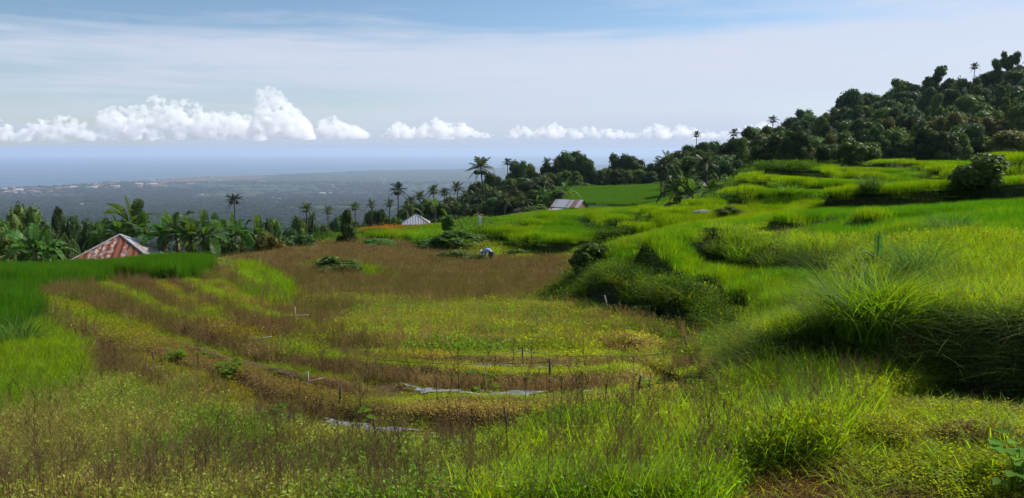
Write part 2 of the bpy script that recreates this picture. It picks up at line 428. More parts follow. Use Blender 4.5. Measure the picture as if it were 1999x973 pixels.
def mat_plant(name, col=None, trans=.35, rough=.5, var=.35, attr=None, hue=.03, spec=.25, nscale=None):
    """leaf surface: diffuse + gloss + light passing through; colour per instance from 'tint' when attr is set"""
    m, nt = mat_new(name); k = NT(nt)
    if attr: c = k.n('ShaderNodeAttribute', attribute_type=attr, attribute_name='tint').outputs['Color']
    else: c = k.n('ShaderNodeRGB').outputs[0]; c.default_value = (*col, 1)
    oi = k.n('ShaderNodeObjectInfo').outputs['Random']; geo = k.n('ShaderNodeNewGeometry')
    rnd = geo.outputs['Random Per Island']
    v = k.math('ADD', k.math('MULTIPLY', rnd, var), 1 - var * .5)
    if not attr: v = k.math('MULTIPLY', v, k.math('ADD', k.math('MULTIPLY', oi, .5), .75))
    if nscale:
        tcn = k.n('ShaderNodeTexCoord')
        v = k.math('MULTIPLY', v, k.ramp(k.noise(tcn.outputs['Object'], nscale, 3), [(.3, .55), (.7, 1.35)]))
    h = k.math('ADD', k.math('MULTIPLY', k.math('SUBTRACT', oi if not attr else rnd, .5), hue), .5)
    hs = k.n('ShaderNodeHueSaturation', {'Hue': h, 'Value': v, 'Color': c}).outputs[0]
    b = k.n('ShaderNodeBsdfPrincipled', {'Base Color': hs, 'Roughness': rough, 'Specular IOR Level': spec})
    tcol = k.mix(.55, hs, (1, 1, .35), 'MULTIPLY')
    tcol = k.n('ShaderNodeHueSaturation', {'Hue': .485, 'Saturation': 1.1, 'Value': 1.7, 'Color': hs}).outputs[0]
    t = k.n('ShaderNodeBsdfTranslucent', {'Color': tcol})
    mx = k.n('ShaderNodeMixShader', {0: trans, 1: b.outputs[0], 2: t.outputs[0]})
    k.n('ShaderNodeOutputMaterial', {0: mx.outputs[0]})
    return m
def mat_simple(name, col, rough=.8, noise=None, col2=None, bump=0, metal=0.0, stretch=(1, 1, 1), spec=.3):
    m, nt = mat_new(name); k = NT(nt); c = (*col, 1)
    b = k.n('ShaderNodeBsdfPrincipled', {'Base Color': c, 'Roughness': rough, 'Metallic': metal, 'Specular IOR Level': spec})
    if noise:
        tcn = k.n('ShaderNodeTexCoord'); mp = k.n('ShaderNodeMapping', {'Vector': tcn.outputs['Object'], 'Scale': stretch})
        f = k.noise(mp.outputs[0], noise, 6, .62)
        nt.links.new(k.ramp(f, [(.35, col), (.65, col2 or tuple(x * .5 for x in col))]), b.inputs['Base Color'])
        if bump:
            bp = k.n('ShaderNodeBump', {'Strength': .8, 'Distance': bump, 'Height': f}); nt.links.new(bp.outputs[0], b.inputs['Normal'])
    k.n('ShaderNodeOutputMaterial', {0: b.outputs[0]})
    return m

# ------------------------------------------------------------------ region map (survey outlines in photo pixels, looked up from world points)
def inpoly(px, py, poly):
    P = np.array(poly, float); r = np.zeros(px.shape, bool); j = len(P) - 1
    for i in range(len(P)):
        xi, yi = P[i]; xj, yj = P[j]
        c = ((yi > py) != (yj > py)) & (px < (xj - xi) * (py - yi) / (yj - yi + 1e-12) + xi)
        r ^= c; j = i
    return r
LEFT_A = [(-900,498),(0,518),(160,508),(300,499),(400,510),(408,530),(380,546),(300,546),(215,541),(190,557),(150,565),(90,572),(60,592),(0,592),(-900,600)]
LEFT_B = [(-900,604),(0,600),(55,602),(72,622),(58,650),(0,672),(-900,690)]
CHART_L = [(-900,692),(0,668),(58,646),(95,640),(135,668),(160,720),(185,765),(110,800),(0,835),(-900,860)]
BROWN = [(425,503),(560,486),(700,474),(860,486),(935,513),(1135,510),(1120,545),(1085,580),(1010,594),(860,598),(700,590),(640,588),(570,590),(470,528)]
RICE = [(598,452),(700,440),(800,438),(850,428),(940,418),(1080,405),(1150,402),(1290,396),(1300,375),(1440,345),(1700,318),(1860,308),(1999,298),(3000,260),
        (3000,430),(1999,478),(1900,470),(1800,476),(1700,478),(1640,475),(1560,462),(1480,450),(1400,455),(1370,478),(1400,503),(1492,523),(1560,538),(1650,552),(1655,590),(1600,622),(1555,655),(1480,632),(1463,626),(1339,571),(1277,543),(1225,516),
        (1195,520),(1180,510),(1125,505),(1091,509),(1053,502),(988,487),(924,470),(900,492),(860,478),(700,470),(598,478)]
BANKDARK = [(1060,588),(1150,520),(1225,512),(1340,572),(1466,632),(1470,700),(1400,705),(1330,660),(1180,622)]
WILD_R = [(1350,480),(1500,500),(1640,470),(1999,478),(3000,430),(3000,900),(1999,830),(1860,790),(1700,790),(1500,795),(1400,790),(1430,700),(1480,640),(1560,655),(1655,590),(1650,552),(1560,538),(1400,503)]
MOWN = [(1600,900),(1700,800),(1850,790),(3000,800),(3000,1100),(1350,1100),(1430,960),(1500,915)]
ROWS_L = [(60,590),(200,545),(420,530),(570,590),(700,600),(640,660),(860,720),(700,830),(560,850),(330,760),(190,770),(150,700)]
LOWMID = [(570,590),(1100,590),(1340,665),(1440,780),(1180,810),(960,815),(640,790),(520,700),(540,630)]
OPENSTRIPS = [ # mulch lines: centre line px, half width m
 ([(152,684),(162,700),(178,715)], .30),
 ([(300,664),(348,685),(400,702),(462,722),(520,738),(575,752)], .26),
 ([(560,686),(620,692),(720,700)], .2), ([(760,716),(900,722),(1060,722),(1260,728)], .26),
 ([(690,758),(780,768),(900,770),(1060,774),(1150,776)], .24), ([(785,803),(900,806),(1050,808),(1200,808)], .14),
 ([(540,822),(640,832),(700,842)], .2), ([(700,842),(800,856),(920,868)], .22),
 ([(980,695),(1040,700)], .14), ([(330,576),(400,588),(430,598)], .14)]
def region(x, y, z=None):
    if z is None: z = base_h(x, y)
    px, py = project(x, y, z)
    px = px + (vnoise(x, y, 1.3, 31) - .5) * 260 / np.maximum(y, 5) ** .9 * 1.5
    py = py + (vnoise(x, y, 1.3, 33) - .5) * 120 / np.maximum(y, 5) ** .9
    r = np.zeros(px.shape, int)                     # 0 mixed weeds
    r[inpoly(px, py, LOWMID)] = 1
    r[inpoly(px, py, ROWS_L)] = 2
    r[inpoly(px, py, BROWN)] = 3
    r[inpoly(px, py, WILD_R)] = 4
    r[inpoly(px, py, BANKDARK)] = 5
    r[inpoly(px, py, MOWN)] = 6
    r[inpoly(px, py, CHART_L)] = 7
    r[inpoly(px, py, RICE) & (y > 10)] = 8
    r[inpoly(px, py, LEFT_A) | inpoly(px, py, LEFT_B)] = 9
    r[(py < 480) & (px < 600) & (y < 130)] = np.where(r[(py < 480) & (px < 600) & (y < 130)] == 9, 9, 10)
    # the striped field beyond the shed
    far = (y > 125) & (y < 224) & (px > 1062) & (px < 1420) & (py < 402)
    r[far] = 11
    r[(y > 125) & ~far] = 12
    r[(y > 60) & (y <= 125) & (r != 8) & (r != 11)] = 10
    r[(y > 96) & (px > 1290) & (y <= 260) & (py < 350)] = 12
    return r, px, py

# ------------------------------------------------------------------ ground sheet
rad = [0.0]
r = 1.5; radii = []
while r < 26000:
    radii.append(r)
    r *= 1.0055 if 4 < r < 75 else (1.010 if r < 330 else 1.03)
radii = np.array(radii); 
th = np.concatenate([np.linspace(-100, -40, 60, endpoint=False), np.linspace(-40, 40, 760), np.linspace(40, 100, 61)[1:]])
TH, RR = np.meshgrid(np.radians(th), radii)
GX = RR * np.sin(TH); GY = RR * np.cos(TH)
GZ = H(GX, GY)
# drop the sheet below the sea beyond the coast line
COAST = [(-3000,372),(0,366),(120,361),(200,355),(400,345),(560,340),(700,333),(900,330),(1000,326),(1200,321),(1500,318),(3000,316)]
cpx = np.array([c[0] for c in COAST], float); cpy = np.array([c[1] for c in COAST], float)
SEA = -400.0
ppx, _ = project(GX, GY, np.full_like(GX, SEA))
crow = np.interp(ppx, cpx, cpy)
cdist = 400 * FPX / (crow - EYE) * 1.0
cdist = cdist + (fbm(GX, GY, 1400, 77) - .5) * 700
GZ = np.where(GY > cdist, SEA - 3, GZ); GZ = np.where((GY <= cdist) & (GY > 4000), np.maximum(GZ, SEA + 2), GZ)
nr, nth = GX.shape
V = np.stack([GX.ravel(), GY.ravel(), GZ.ravel()], 1)
V = np.concatenate([V, [[0, 0, float(GZ[0].mean())]]])
idx = np.arange(nr * nth).reshape(nr, nth)
F4 = np.stack([idx[:-1, :-1], idx[:-1, 1:], idx[1:, 1:], idx[1:, :-1]], -1).reshape(-1, 4)[:, ::-1]
F3 = np.stack([np.full(nth - 1, nr * nth), idx[0, 1:], idx[0, :-1]], 1)[:, ::-1]
reg, rpx, rpy = region(GX, GY, GZ)
soil = {0: (.075, .062, .026), 1: (.080, .068, .024), 2: (.085, .055, .030), 3: (.080, .045, .028), 4: (.060, .056, .024), 5: (.022, .026, .012),  # soil of the bank hollow darkened to imitate its shadow
        6: (.100, .088, .022), 7: (.085, .105, .018), 8: (.035, .045, .012), 9: (.020, .040, .008), 10: (.024, .038, .012), 11: (.012, .022, .008), 12: (.020, .030, .012)}
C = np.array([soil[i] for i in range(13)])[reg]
f = fbm(GX, GY, 3.0, 41)[..., None]
C = C * (.75 + .5 * f)
wet = (fbm(GX, GY, 1.1, 52) > .6) & np.isin(reg, (0, 1))
C[wet] = (.045, .035, .022)
# distant plain: groves, paddies and clearings
fx, fy = GX, GY
g1 = fbm(fx, fy, 700, 61, 5); g2 = fbm(fx * .5, fy, 260, 64, 4)
plain = np.stack([.012 + .012 * g2, .022 + .018 * g2, .014 + .006 * g2], -1)
clear = (g1 > .61)[..., None]
plain = np.where(clear, np.stack([.020 + .015 * g2, .036 + .02 * g2, .015 + 0 * g2], -1), plain)
k = sstep(300, 500, GY)[..., None]
C = C * (1 - k) + plain * k
town = (GY > 6200) & (rpx < 520) & (cdist - GY < 1500) & (GY < cdist)
C[town] = C[town] * .5 + np.array([.075, .05, .04])
C = np.concatenate([C.reshape(-1, 3), [[.08, .07, .03]]])

m, nt = mat_new('ground_soil'); k_ = NT(nt)
at = k_.n('ShaderNodeAttribute', attribute_name='tint').outputs['Color']
tcn = k_.n('ShaderNodeTexCoord').outputs['Object']
n1 = k_.noise(tcn, 5.0, 8, .65); n2 = k_.noise(tcn, .6, 5, .6)
c = k_.mix(1.0, at, k_.ramp(n1, [(.3, (.5, .5, .5)), (.7, (1.5, 1.45, 1.3))]), 'MULTIPLY')
c = k_.mix(1.0, c, k_.ramp(n2, [(.3, (.8, .85, .8)), (.7, (1.2, 1.15, 1.1))]), 'MULTIPLY')
bmp = k_.n('ShaderNodeBump', {'Strength': .9, 'Distance': .05, 'Height': n1})
pb = k_.n('ShaderNodeBsdfPrincipled', {'Base Color': c, 'Roughness': .95, 'Specular IOR Level': .1, 'Normal': bmp.outputs[0]})
k_.n('ShaderNodeOutputMaterial', {0: pb.outputs[0]})
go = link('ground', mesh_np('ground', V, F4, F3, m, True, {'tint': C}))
tag(go, 'terraced hillside ground falling away to the coastal plain', 'ground', kind='structure')

# ------------------------------------------------------------------ sea
m, nt = mat_new('sea_water'); k_ = NT(nt)
tcn = k_.n('ShaderNodeTexCoord').outputs['Object']
mp = k_.n('ShaderNodeMapping', {'Vector': tcn, 'Scale': (.00012, .0005, 1)}).outputs[0]
nn = k_.noise(mp, 3.0, 6, .6)
wv = k_.noise(tcn, .02, 3, .6)
pb = k_.n('ShaderNodeBsdfPrincipled', {'Base Color': (.035, .085, .13, 1), 'Roughness': .45, 'IOR': 1.33, 'Normal': k_.n('ShaderNodeBump', {'Strength': .4, 'Distance': 3.0, 'Height': wv}).outputs[0]})
nt.links.new(k_.ramp(nn, [(.35, (.030, .075, .12)), (.65, (.05, .105, .15))]), pb.inputs['Base Color'])
nt.links.new(k_.ramp(nn, [(.4, .36), (.6, .5)]), pb.inputs['Roughness'])
k_.n('ShaderNodeOutputMaterial', {0: pb.outputs[0]})
sr = np.concatenate([np.linspace(3000, 20000, 18), np.linspace(24000, 47000, 12)]); sa = np.radians(np.linspace(-75, 75, 120))
A_, R2 = np.meshgrid(sa, sr); SX = R2 * np.sin(A_); SY = R2 * np.cos(A_)
idx = np.arange(SX.size).reshape(SX.shape)
F4 = np.stack([idx[:-1, :-1], idx[:-1, 1:], idx[1:, 1:], idx[1:, :-1]], -1).reshape(-1, 4)[:, ::-1]
so = link('sea', mesh_np('sea', np.stack([SX.ravel(), SY.ravel(), np.full(SX.size, SEA)], 1), F4, None, m))
tag(so, 'calm pale blue sea fading into haze at the horizon', 'sea', kind='structure')

# ------------------------------------------------------------------ haze
hz = MB(); hz.box((0, 22000, (50 - 405) / 2), (110000, 52000, 455))
m, nt = mat_new('haze_air'); k_ = NT(nt)
vol = k_.n('ShaderNodeVolumePrincipled', {'Color': (.58, .72, .96, 1), 'Density': 5.2e-5, 'Anisotropy': .15})
o = k_.n('ShaderNodeOutputMaterial'); nt.links.new(vol.outputs[0], o.inputs['Volume'])
ho = hz.build('haze', m); tag(ho, 'pale blue haze lying over plain and sea', 'haze', kind='stuff')
HAZE = vol

# ------------------------------------------------------------------ cumulus far over the sea
def ico(n=2):
    import bmesh
    b = bmesh.new(); bmesh.ops.create_icosphere(b, subdivisions=n, radius=1)
    v = np.array([x.co[:] for x in b.verts]); f = np.array([[q.index for q in p.verts] for p in b.faces]); b.free()
    return v, f
m, nt = mat_new('cloud_white'); k_ = NT(nt)
cv = k_.n('ShaderNodeVolumeScatter', {'Color': (.985, .988, .995, 1), 'Density': .0010, 'Anisotropy': .0})
co_ = k_.n('ShaderNodeOutputMaterial'); nt.links.new(cv.outputs[0], co_.inputs['Volume'])
CLOUD_MAT = m
def cloud(tops, base, Y, seed, dens, label):
    """tops: silhouette (px, py); puffs fill from base row up to it, big ones inside, small ones along the top"""
    rg = np.random.default_rng(seed); v0, f0 = ico(3); mb = MB()
    tx = np.array([t[0] for t in tops], float); ty = np.array([t[1] for t in tops], float)
    span = tx[-1] - tx[0]; n = int(dens * 2.2)
    for i in range(n):
        px = tx[0] + span * rg.random(); top = np.interp(px, tx, ty); hgt = base - top
        if hgt < 3: continue
        u = rg.random() ** .75; py = base - hgt * u * .97
        rp = min(hgt * .34, 9.5) * (1.05 - .80 * u) * (.40 + .7 * rg.random()) + 1.3
        py = max(py, top + rp * .7); py = min(py, base - rp * .25 + rg.normal(0, 2.6))
        yy = Y * (1 + (rg.random() - .5) * .03 * (1.2 - u))
        cx, cyy, cz = [float(q) for q in pix(px, py, yy)]
        R = rp * yy / FPX
        nv = v0 * R
        q = v0 * 2.3 + rg.random(3) * 50
        dsp = (fbm(q[:, 0] + q[:, 2] * .7, q[:, 1] + q[:, 2] * .6, 1.0, 3, 4) - .5) * 1.1
        nv = nv * (1 + dsp)[:, None]; nv[:, 2] *= .85
        flat = (base - py) < rp * .5
        if flat: nv[:, 2] = np.maximum(nv[:, 2], -R * .35)
        mb.add(nv + (cx, cyy, cz), None, f0)
    o = mb.build('cumulus_cloud', CLOUD_MAT, smooth=True)
    md = o.modifiers.new('union', 'REMESH'); md.mode = 'VOXEL'; md.voxel_size = 105.0
    tag(o, label, 'cloud', 'cumulus clouds above the sea', 'stuff')
cloud([(-60,235),(0,232),(18,238),(30,262),(60,236),(100,225),(130,222),(165,236),(185,258),(240,268)], 277, 78000, 1, 130, 'low white cumulus bank above the sea at the picture edge')
cloud([(190,215),(215,205),(250,205),(278,200),(290,182),(312,185),(330,194),(380,190),(400,212),(430,216),(460,218),(500,226),(520,262)], 273, 80000, 2, 330, 'broad heaped cumulus bank left of the towering cloud')
cloud([(486,250),(496,215),(500,172),(520,164),(545,170),(560,192),(585,215),(606,240),(612,264)], 272, 77000, 3, 230, 'tall white cumulus tower, highest cloud above the sea')
cloud([(612,255),(630,228),(650,221),(672,240),(700,246),(722,262)], 270, 84000, 4, 80, 'small cumulus just right of the cloud tower')
cloud([(745,262),(780,232),(800,250),(830,240),(850,224),(870,240),(905,238),(930,256),(965,262)], 270, 86000, 5, 110, 'row of small pale cumulus above the tall coconut palm')
cloud([(985,262),(1015,240),(1040,256),(1080,234),(1100,250),(1150,246),(1200,252),(1240,258)], 270, 90000, 6, 90, 'faint low cumulus above the wooded ridge')
cloud([(1240,262),(1275,238),(1310,250),(1335,240),(1365,252),(1400,256),(1450,246),(1500,234),(1540,250)], 272, 90000, 7, 90, 'faint cumulus behind the hilltop palms')

# ------------------------------------------------------------------ ground cover: clumps of blades
def blade_set(n, rad, h, w, bend, seg=3, seed=0, hj=.3, lean=.15, flat=.5, az_bias=None):
    """n curved tapering blades rooted in a disc; returns V, quads, tris"""
    g = np.random.default_rng(seed)
    a = g.random(n) * 2 * np.pi; r = rad * np.sqrt(g.random(n)); bx, by = r * np.cos(a), r * np.sin(a)
    az_ = g.random(n) * 2 * np.pi; hh = h * (1 - hj + 2 * hj * g.random(n)); bd = bend * (.3 + 1.4 * g.random(n)); ln = lean * g.random(n)
    ww = w * (.7 + .6 * g.random(n)); tw = g.random(n) * np.pi
    V = []; dx, dy = np.cos(az_), np.sin(az_)
    sxv, syv = np.cos(tw), np.sin(tw)
    for i in range(seg + 1):
        t = i / seg; out = (ln * t + bd * t ** 2.2) * hh; zz = hh * (t - .42 * bd * t ** 2.6)
        cx = bx + dx * out; cyy = by + dy * out
        wi = ww * (1 - t ** 1.5) * (.6 + .4 * min(1, t * 3 + .3))
        if i < seg:
            V.append(np.stack([cx - sxv * wi, cyy - syv * wi, zz], 1)); V.append(np.stack([cx + sxv * wi, cyy + syv * wi, zz], 1))
        else: V.append(np.stack([cx, cyy, zz], 1))
    k = 2 * seg + 1; V = np.stack(V, 1).reshape(-1, 3); b = np.arange(n)[:, None] * k
    Q = np.concatenate([b + np.array([2 * i, 2 * i + 1, 2 * i + 3, 2 * i + 2]) for i in range(seg - 1)]) if seg > 1 else np.zeros((0, 4), int)
    T = b + np.array([2 * seg - 2, 2 * seg - 1, 2 * seg])
    return V, Q, T
def leaf_set(n, P, size, seed=0, up=.3, asp=.55, Nrm=None):
    """n rhombic leaves at points P"""
    g = np.random.default_rng(seed); n = len(P)
    d = g.normal(size=(n, 3)); 
    if Nrm is not None: d = d * .55 + Nrm
    d[:, 2] += up; d /= np.linalg.norm(d, axis=1)[:, None]
    e = np.cross(d, g.normal(size=(n, 3))); e /= np.linalg.norm(e, axis=1)[:, None]; f = np.cross(d, e)
    s = (size * (.6 + .8 * g.random(n)))[:, None]
    V = np.stack([P - e * s, P - f * s * asp + d * s * .15, P + e * s, P + f * s * asp + d * s * .15], 1).reshape(-1, 3)
    return V, np.arange(n * 4).reshape(n, 4)
def stalk_set(n, rad, h, w, seed, twigs=5, leaf=0, leafs=.02):
    g = np.random.default_rng(seed); mb = MB()
    for i in range(n):
        a = g.random() * 6.28; r = rad * math.sqrt(g.random()); x, y = r * math.cos(a), r * math.sin(a)
        hh = h * (.6 + .6 * g.random()); lx, ly = g.normal(0, .12, 2) * hh
        def rib(p, q, w0, w1):
            p = np.array(p); q = np.array(q); t = g.random() * 3.14; s = np.array([math.cos(t), math.sin(t), 0]); s2 = np.array([-s[1], s[0], 0])
            for ss in (s, s2):
                mb.add([p - ss * w0, p + ss * w0, q + ss * w1, q - ss * w1], [(0, 1, 2, 3)])
        top = (x + lx, y + ly, hh); fk = (x + lx * .4, y + ly * .4, hh * (.25 + .2 * g.random()))
        rib((x, y, 0), fk, w, w * .8); rib(fk, top, w * .8, w * .35)
        for k in range(twigs):
            t = g.random(); b0 = np.array(fk) * (1 - t) + np.array(top) * t; aa = g.random() * 6.28; L = hh * (.18 + .3 * g.random()) * (1.1 - .5 * t)
            e = b0 + np.array([math.cos(aa) * L * .6, math.sin(aa) * L * .6, L * .8]); rib(b0, e, w * .5, w * .2)
            for q in range(3 if twigs > 3 else 1):
                u = g.random(); b1 = b0 * (1 - u) + e * u; a2 = g.random() * 6.28; l2 = L * .45
                rib(b1, b1 + np.array([math.cos(a2) * l2 * .6, math.sin(a2) * l2 * .6, l2 * .75]), w * .35, w * .15)
        if leaf:
            P = np.stack([x + lx * .6 + g.normal(0, .09, leaf) * h, y + ly * .6 + g.normal(0, .09, leaf) * h, hh * (.25 + .75 * g.random(leaf))], 1)
            v, q = leaf_set(leaf, P, leafs, seed + i); mb.add(v, q)
    return mb.arrays()
def src(name, V, Q, T): return mesh_np(name, V, Q, T)
def from_sets(name, sets, mat=None):
    mb = MB()
    for V, Q, T in sets: mb.add(V, Q, T)
    return mb.mesh(name, mat)

def instancer(name, variants, pts, rot, scl, tint, pick, mat, label, cat, tilt=None):
    """one stuff object: points carrying clump meshes, each point with its own turn, size, tint"""
    me = bpy.data.meshes.new(name); me.vertices.add(len(pts)); me.vertices.foreach_set('co', np.asarray(pts, np.float32).ravel())
    def at(nm, ty, data, key='value'):
        x = me.attributes.new(nm, ty, 'POINT'); x.data.foreach_set(key, np.ascontiguousarray(data).ravel())
    R3 = np.zeros((len(pts), 3), np.float32); R3[:, 2] = rot
    if tilt is not None: R3[:, :2] = tilt
    at('rot', 'FLOAT_VECTOR', R3, 'vector'); at('scl', 'FLOAT_VECTOR', np.asarray(scl, np.float32), 'vector')
    at('tint', 'FLOAT_COLOR', np.concatenate([tint, np.ones((len(tint), 1))], 1).astype(np.float32), 'color')
    at('pick', 'INT', np.asarray(pick, np.int32))
    o = link(name, me)
    ng = bpy.data.node_groups.new(name, 'GeometryNodeTree')
    ng.interface.new_socket('Geometry', in_out='INPUT', socket_type='NodeSocketGeometry'); ng.interface.new_socket('Geometry', in_out='OUTPUT', socket_type='NodeSocketGeometry')
    N = ng.nodes; L = ng.links
    gi = N.new('NodeGroupInput'); gout = N.new('NodeGroupOutput'); iop = N.new('GeometryNodeInstanceOnPoints'); iop.inputs['Pick Instance'].default_value = True
    jg = N.new('GeometryNodeJoinGeometry')
    for vm in reversed(variants):
        vo = bpy.data.objects.new(vm.name, vm)
        oi = N.new('GeometryNodeObjectInfo'); oi.inputs['Object'].default_value = vo; oi.inputs['As Instance'].default_value = False
        g2 = N.new('GeometryNodeGeometryToInstance'); L.new(oi.outputs['Geometry'], g2.inputs[0]); L.new(g2.outputs[0], jg.inputs[0])
    L.new(jg.outputs[0], iop.inputs['Instance']); L.new(gi.outputs[0], iop.inputs['Points'])
    def na(nm, ty):
        x = N.new('GeometryNodeInputNamedAttribute'); x.data_type = ty; x.inputs[0].default_value = nm; return x.outputs['Attribute']
    L.new(na('pick', 'INT'), iop.inputs['Instance Index'])
    L.new(na('scl', 'FLOAT_VECTOR'), iop.inputs['Scale'])
    e2r = N.new('FunctionNodeEulerToRotation'); L.new(na('rot', 'FLOAT_VECTOR'), e2r.inputs[0]); L.new(e2r.outputs[0], iop.inputs['Rotation'])
    sm = N.new('GeometryNodeSetMaterial'); sm.inputs['Material'].default_value = mat
    L.new(iop.outputs[0], sm.inputs['Geometry']); L.new(sm.outputs[0], gout.inputs[0])
    md = o.modifiers.new('scatter', 'NODES'); md.node_group = ng
    tag(o, label, cat, kind='stuff'); return o

M_RICE = mat_plant('rice_leaf', trans=.5, var=.9, attr='INSTANCER', hue=.03, rough=.6, spec=.08)
M_GRASS = mat_plant('wild_grass_leaf', trans=.5, var=.9, attr='INSTANCER', hue=.05, rough=.65, spec=.08)
M_WEED = mat_plant('weed_leaf', trans=.35, var=.9, attr='INSTANCER', hue=.05, rough=.6, spec=.1)
M_DRY = mat_plant('dry_stalk', trans=.25, var=.9, attr='INSTANCER', hue=.03, rough=.8, spec=.1)
M_WOODS = mat_plant('far_woods', trans=.15, var=.5, attr='INSTANCER', hue=.03, rough=.7, spec=.1)

# three sizes of footprint: near, middle, far
def lods(fn, tag_, n=3):
    return [[fn(l, s, f'{tag_}_{l}{s}') for s in range(n)] for l in range(3)]
RAD = (.10, .22, .55)
def f_rice(l, s, nm):
    n = (16, 44, 230)[l]; w = (.0042, .0060, .0080)[l]
    return from_sets(nm, [blade_set(n, RAD[l] * 1.25, .60, w, (.28, .2, .08)[l], (3, 2, 2)[l], 10 * l + s, .18, (.16, .10, .03)[l])])
def f_grass(l, s, nm):
    n = (22, 50, 110)[l]; w = (.0042, .0065, .013)[l]
    return from_sets(nm, [blade_set(n, RAD[l] * 1.3, .26, w, .45, (3, 2, 2)[l], 40 + 10 * l + s, .5, .35), ])
def f_tall(l, s, nm):
    n = (26, 46, 90)[l]; w = (.0055, .008, .014)[l]
    return from_sets(nm, [blade_set(n, RAD[l] * .8, .62, w, .95, (5, 4, 3)[l], 70 + 10 * l + s, .4, .45)])
def f_weed(l, s, nm):
    g = np.random.default_rng(100 + l * 10 + s); n = (70, 130, 220)[l]; R = RAD[l] * 1.5
    P = np.stack([g.normal(0, R * .6, n), g.normal(0, R * .6, n), .03 + .30 * g.random(n) ** .8], 1)
    v, q = leaf_set(n, P, (.016, .026, .05)[l], 5 + s, up=.8, asp=.5)
    return from_sets(nm, [(v, q, None), blade_set(8, R, .3, .004, .5, 2, s, .4, .5)])
def f_cover(l, s, nm):
    g = np.random.default_rng(200 + l * 10 + s); n = (90, 150, 220)[l]; R = RAD[l] * 1.5
    P = np.stack([g.normal(0, R * .6, n), g.normal(0, R * .6, n), .01 + .07 * g.random(n)], 1)
    v, q = leaf_set(n, P, (.011, .018, .037)[l], 15 + s, up=1.2, asp=.6)
    return from_sets(nm, [(v, q, None), blade_set(5, R, .08, .003, .4, 2, s, .5, .3)])
def f_stalk(l, s, nm):
    return from_sets(nm, [stalk_set((2, 5, 12)[l], RAD[l] * 1.2, .46, (.0032, .005, .010)[l], 300 + 10 * l + s, (6, 4, 3)[l], (0, 0, 0)[l])])
def f_dry(l, s, nm):
    g = np.random.default_rng(400 + l * 10 + s); R = RAD[l] * 1.2; n = (26, 60, 110)[l]
    P = np.stack([g.normal(0, R * .6, n), g.normal(0, R * .6, n), .10 + .28 * g.random(n)], 1)
    v, q = leaf_set(n, P, (.012, .019, .038)[l], 25 + s, up=.2, asp=.35)
    return from_sets(nm, [(v, q, None), blade_set((14, 34, 70)[l], R, .36, (.003, .005, .010)[l], .3, 2, s + 7, .4, .3)])
LOD = {k: lods(f, k) for k, f in dict(rice=f_rice, grass=f_grass, tall=f_tall, weed=f_weed, cover=f_cover, stalk=f_stalk, dry=f_dry).items()}

# ------------------------------------------------------------------ sowing
def sow(n, seed, y0=4.6, y1=128.0, umax=.80, p=1.0):
    g = np.random.default_rng(seed)
    yy = np.exp(np.log(y0) + (np.log(y1) - np.log(y0)) * g.random(n) ** p)
    u = (g.random(n) * 2 - 1) * umax
    return u * yy, yy
def mixcol(a, b, t): return np.array(a)[None] * (1 - t[:, None]) + np.array(b)[None] * t[:, None]
def nrmx(x, y, e=.12):
    return (H(x + e, y) - H(x - e, y)) / (2 * e), (H(x, y + e) - H(x, y - e)) / (2 * e)
NS = 150000
X, Y = sow(NS, 5)
keep = np.random.default_rng(8).random(NS) < np.where(Y < 13, .85, np.where(Y < 34, .8, np.where(X > -6, .85, .6)))
X, Y = X[keep], Y[keep]; NS = len(X)
Z = H(X, Y); reg, PX, PY = region(X, Y, Z)
G = np.random.default_rng(77)
U = G.random(NS); Bn = fbm(X, Y, 4.5, 21, 4); Cn = fbm(X, Y, 1.2, 25, 3); Dn = fbm(X, Y, 9.0, 28, 3)
sxl, syl = nrmx(X, Y); SLOPE = np.hypot(sxl, syl)
lod = np.where(Y < 13, 0, np.where(Y < 34, 1, 2))
# distance to bund crests and to mulch lines
bd = np.full(NS, 9.0); bs = np.ones(NS); bi = np.full(NS, -1)
for bidx, (L, h, w) in enumerate(BUNDW):
    m_ = (Y < 40)
    d, s_, al, tot, ext = polydist(X[m_], Y[m_], L); b_ = bd[m_]; c_ = d < b_; bs[m_] = np.where(c_, s_, bs[m_]); bi[m_] = np.where(c_, bidx, bi[m_]); bd[m_] = np.minimum(b_, d)
MULW = [(to_world(l, HS), w) for l, w in OPENSTRIPS]
mud = np.full(NS, 9.0)
for L, w in MULW:
    m_ = (Y < 40)
    d, s_, al, tot, ext = polydist(X[m_], Y[m_], L); mud[m_] = np.minimum(mud[m_], d / w)
kind = np.full(NS, '', dtype='<U6'); hs = np.ones(NS); tint = np.zeros((NS, 3)); wide = np.ones(NS)
BR = (.215, .148, .066); BR2 = (.195, .170, .052); YG = (.190, .220, .020); GR = (.085, .155, .014); DG = (.030, .075, .010); OL = (.180, .185, .035); CH = (.155, .235, .014); RI = (.060, .165, .012); RD = (.045, .130, .010)
def put(mask, kd, colr, h=1.0, wd=1.0):
    kind[mask] = kd; tint[mask] = colr[mask] if isinstance(colr, np.ndarray) and colr.ndim == 2 else colr
    hs[mask] = (h[mask] if isinstance(h, np.ndarray) else h); wide[mask] = wd
t = np.clip((Bn - .35) / .3, 0, 1); t2 = np.clip((Cn - .35) / .3, 0, 1)
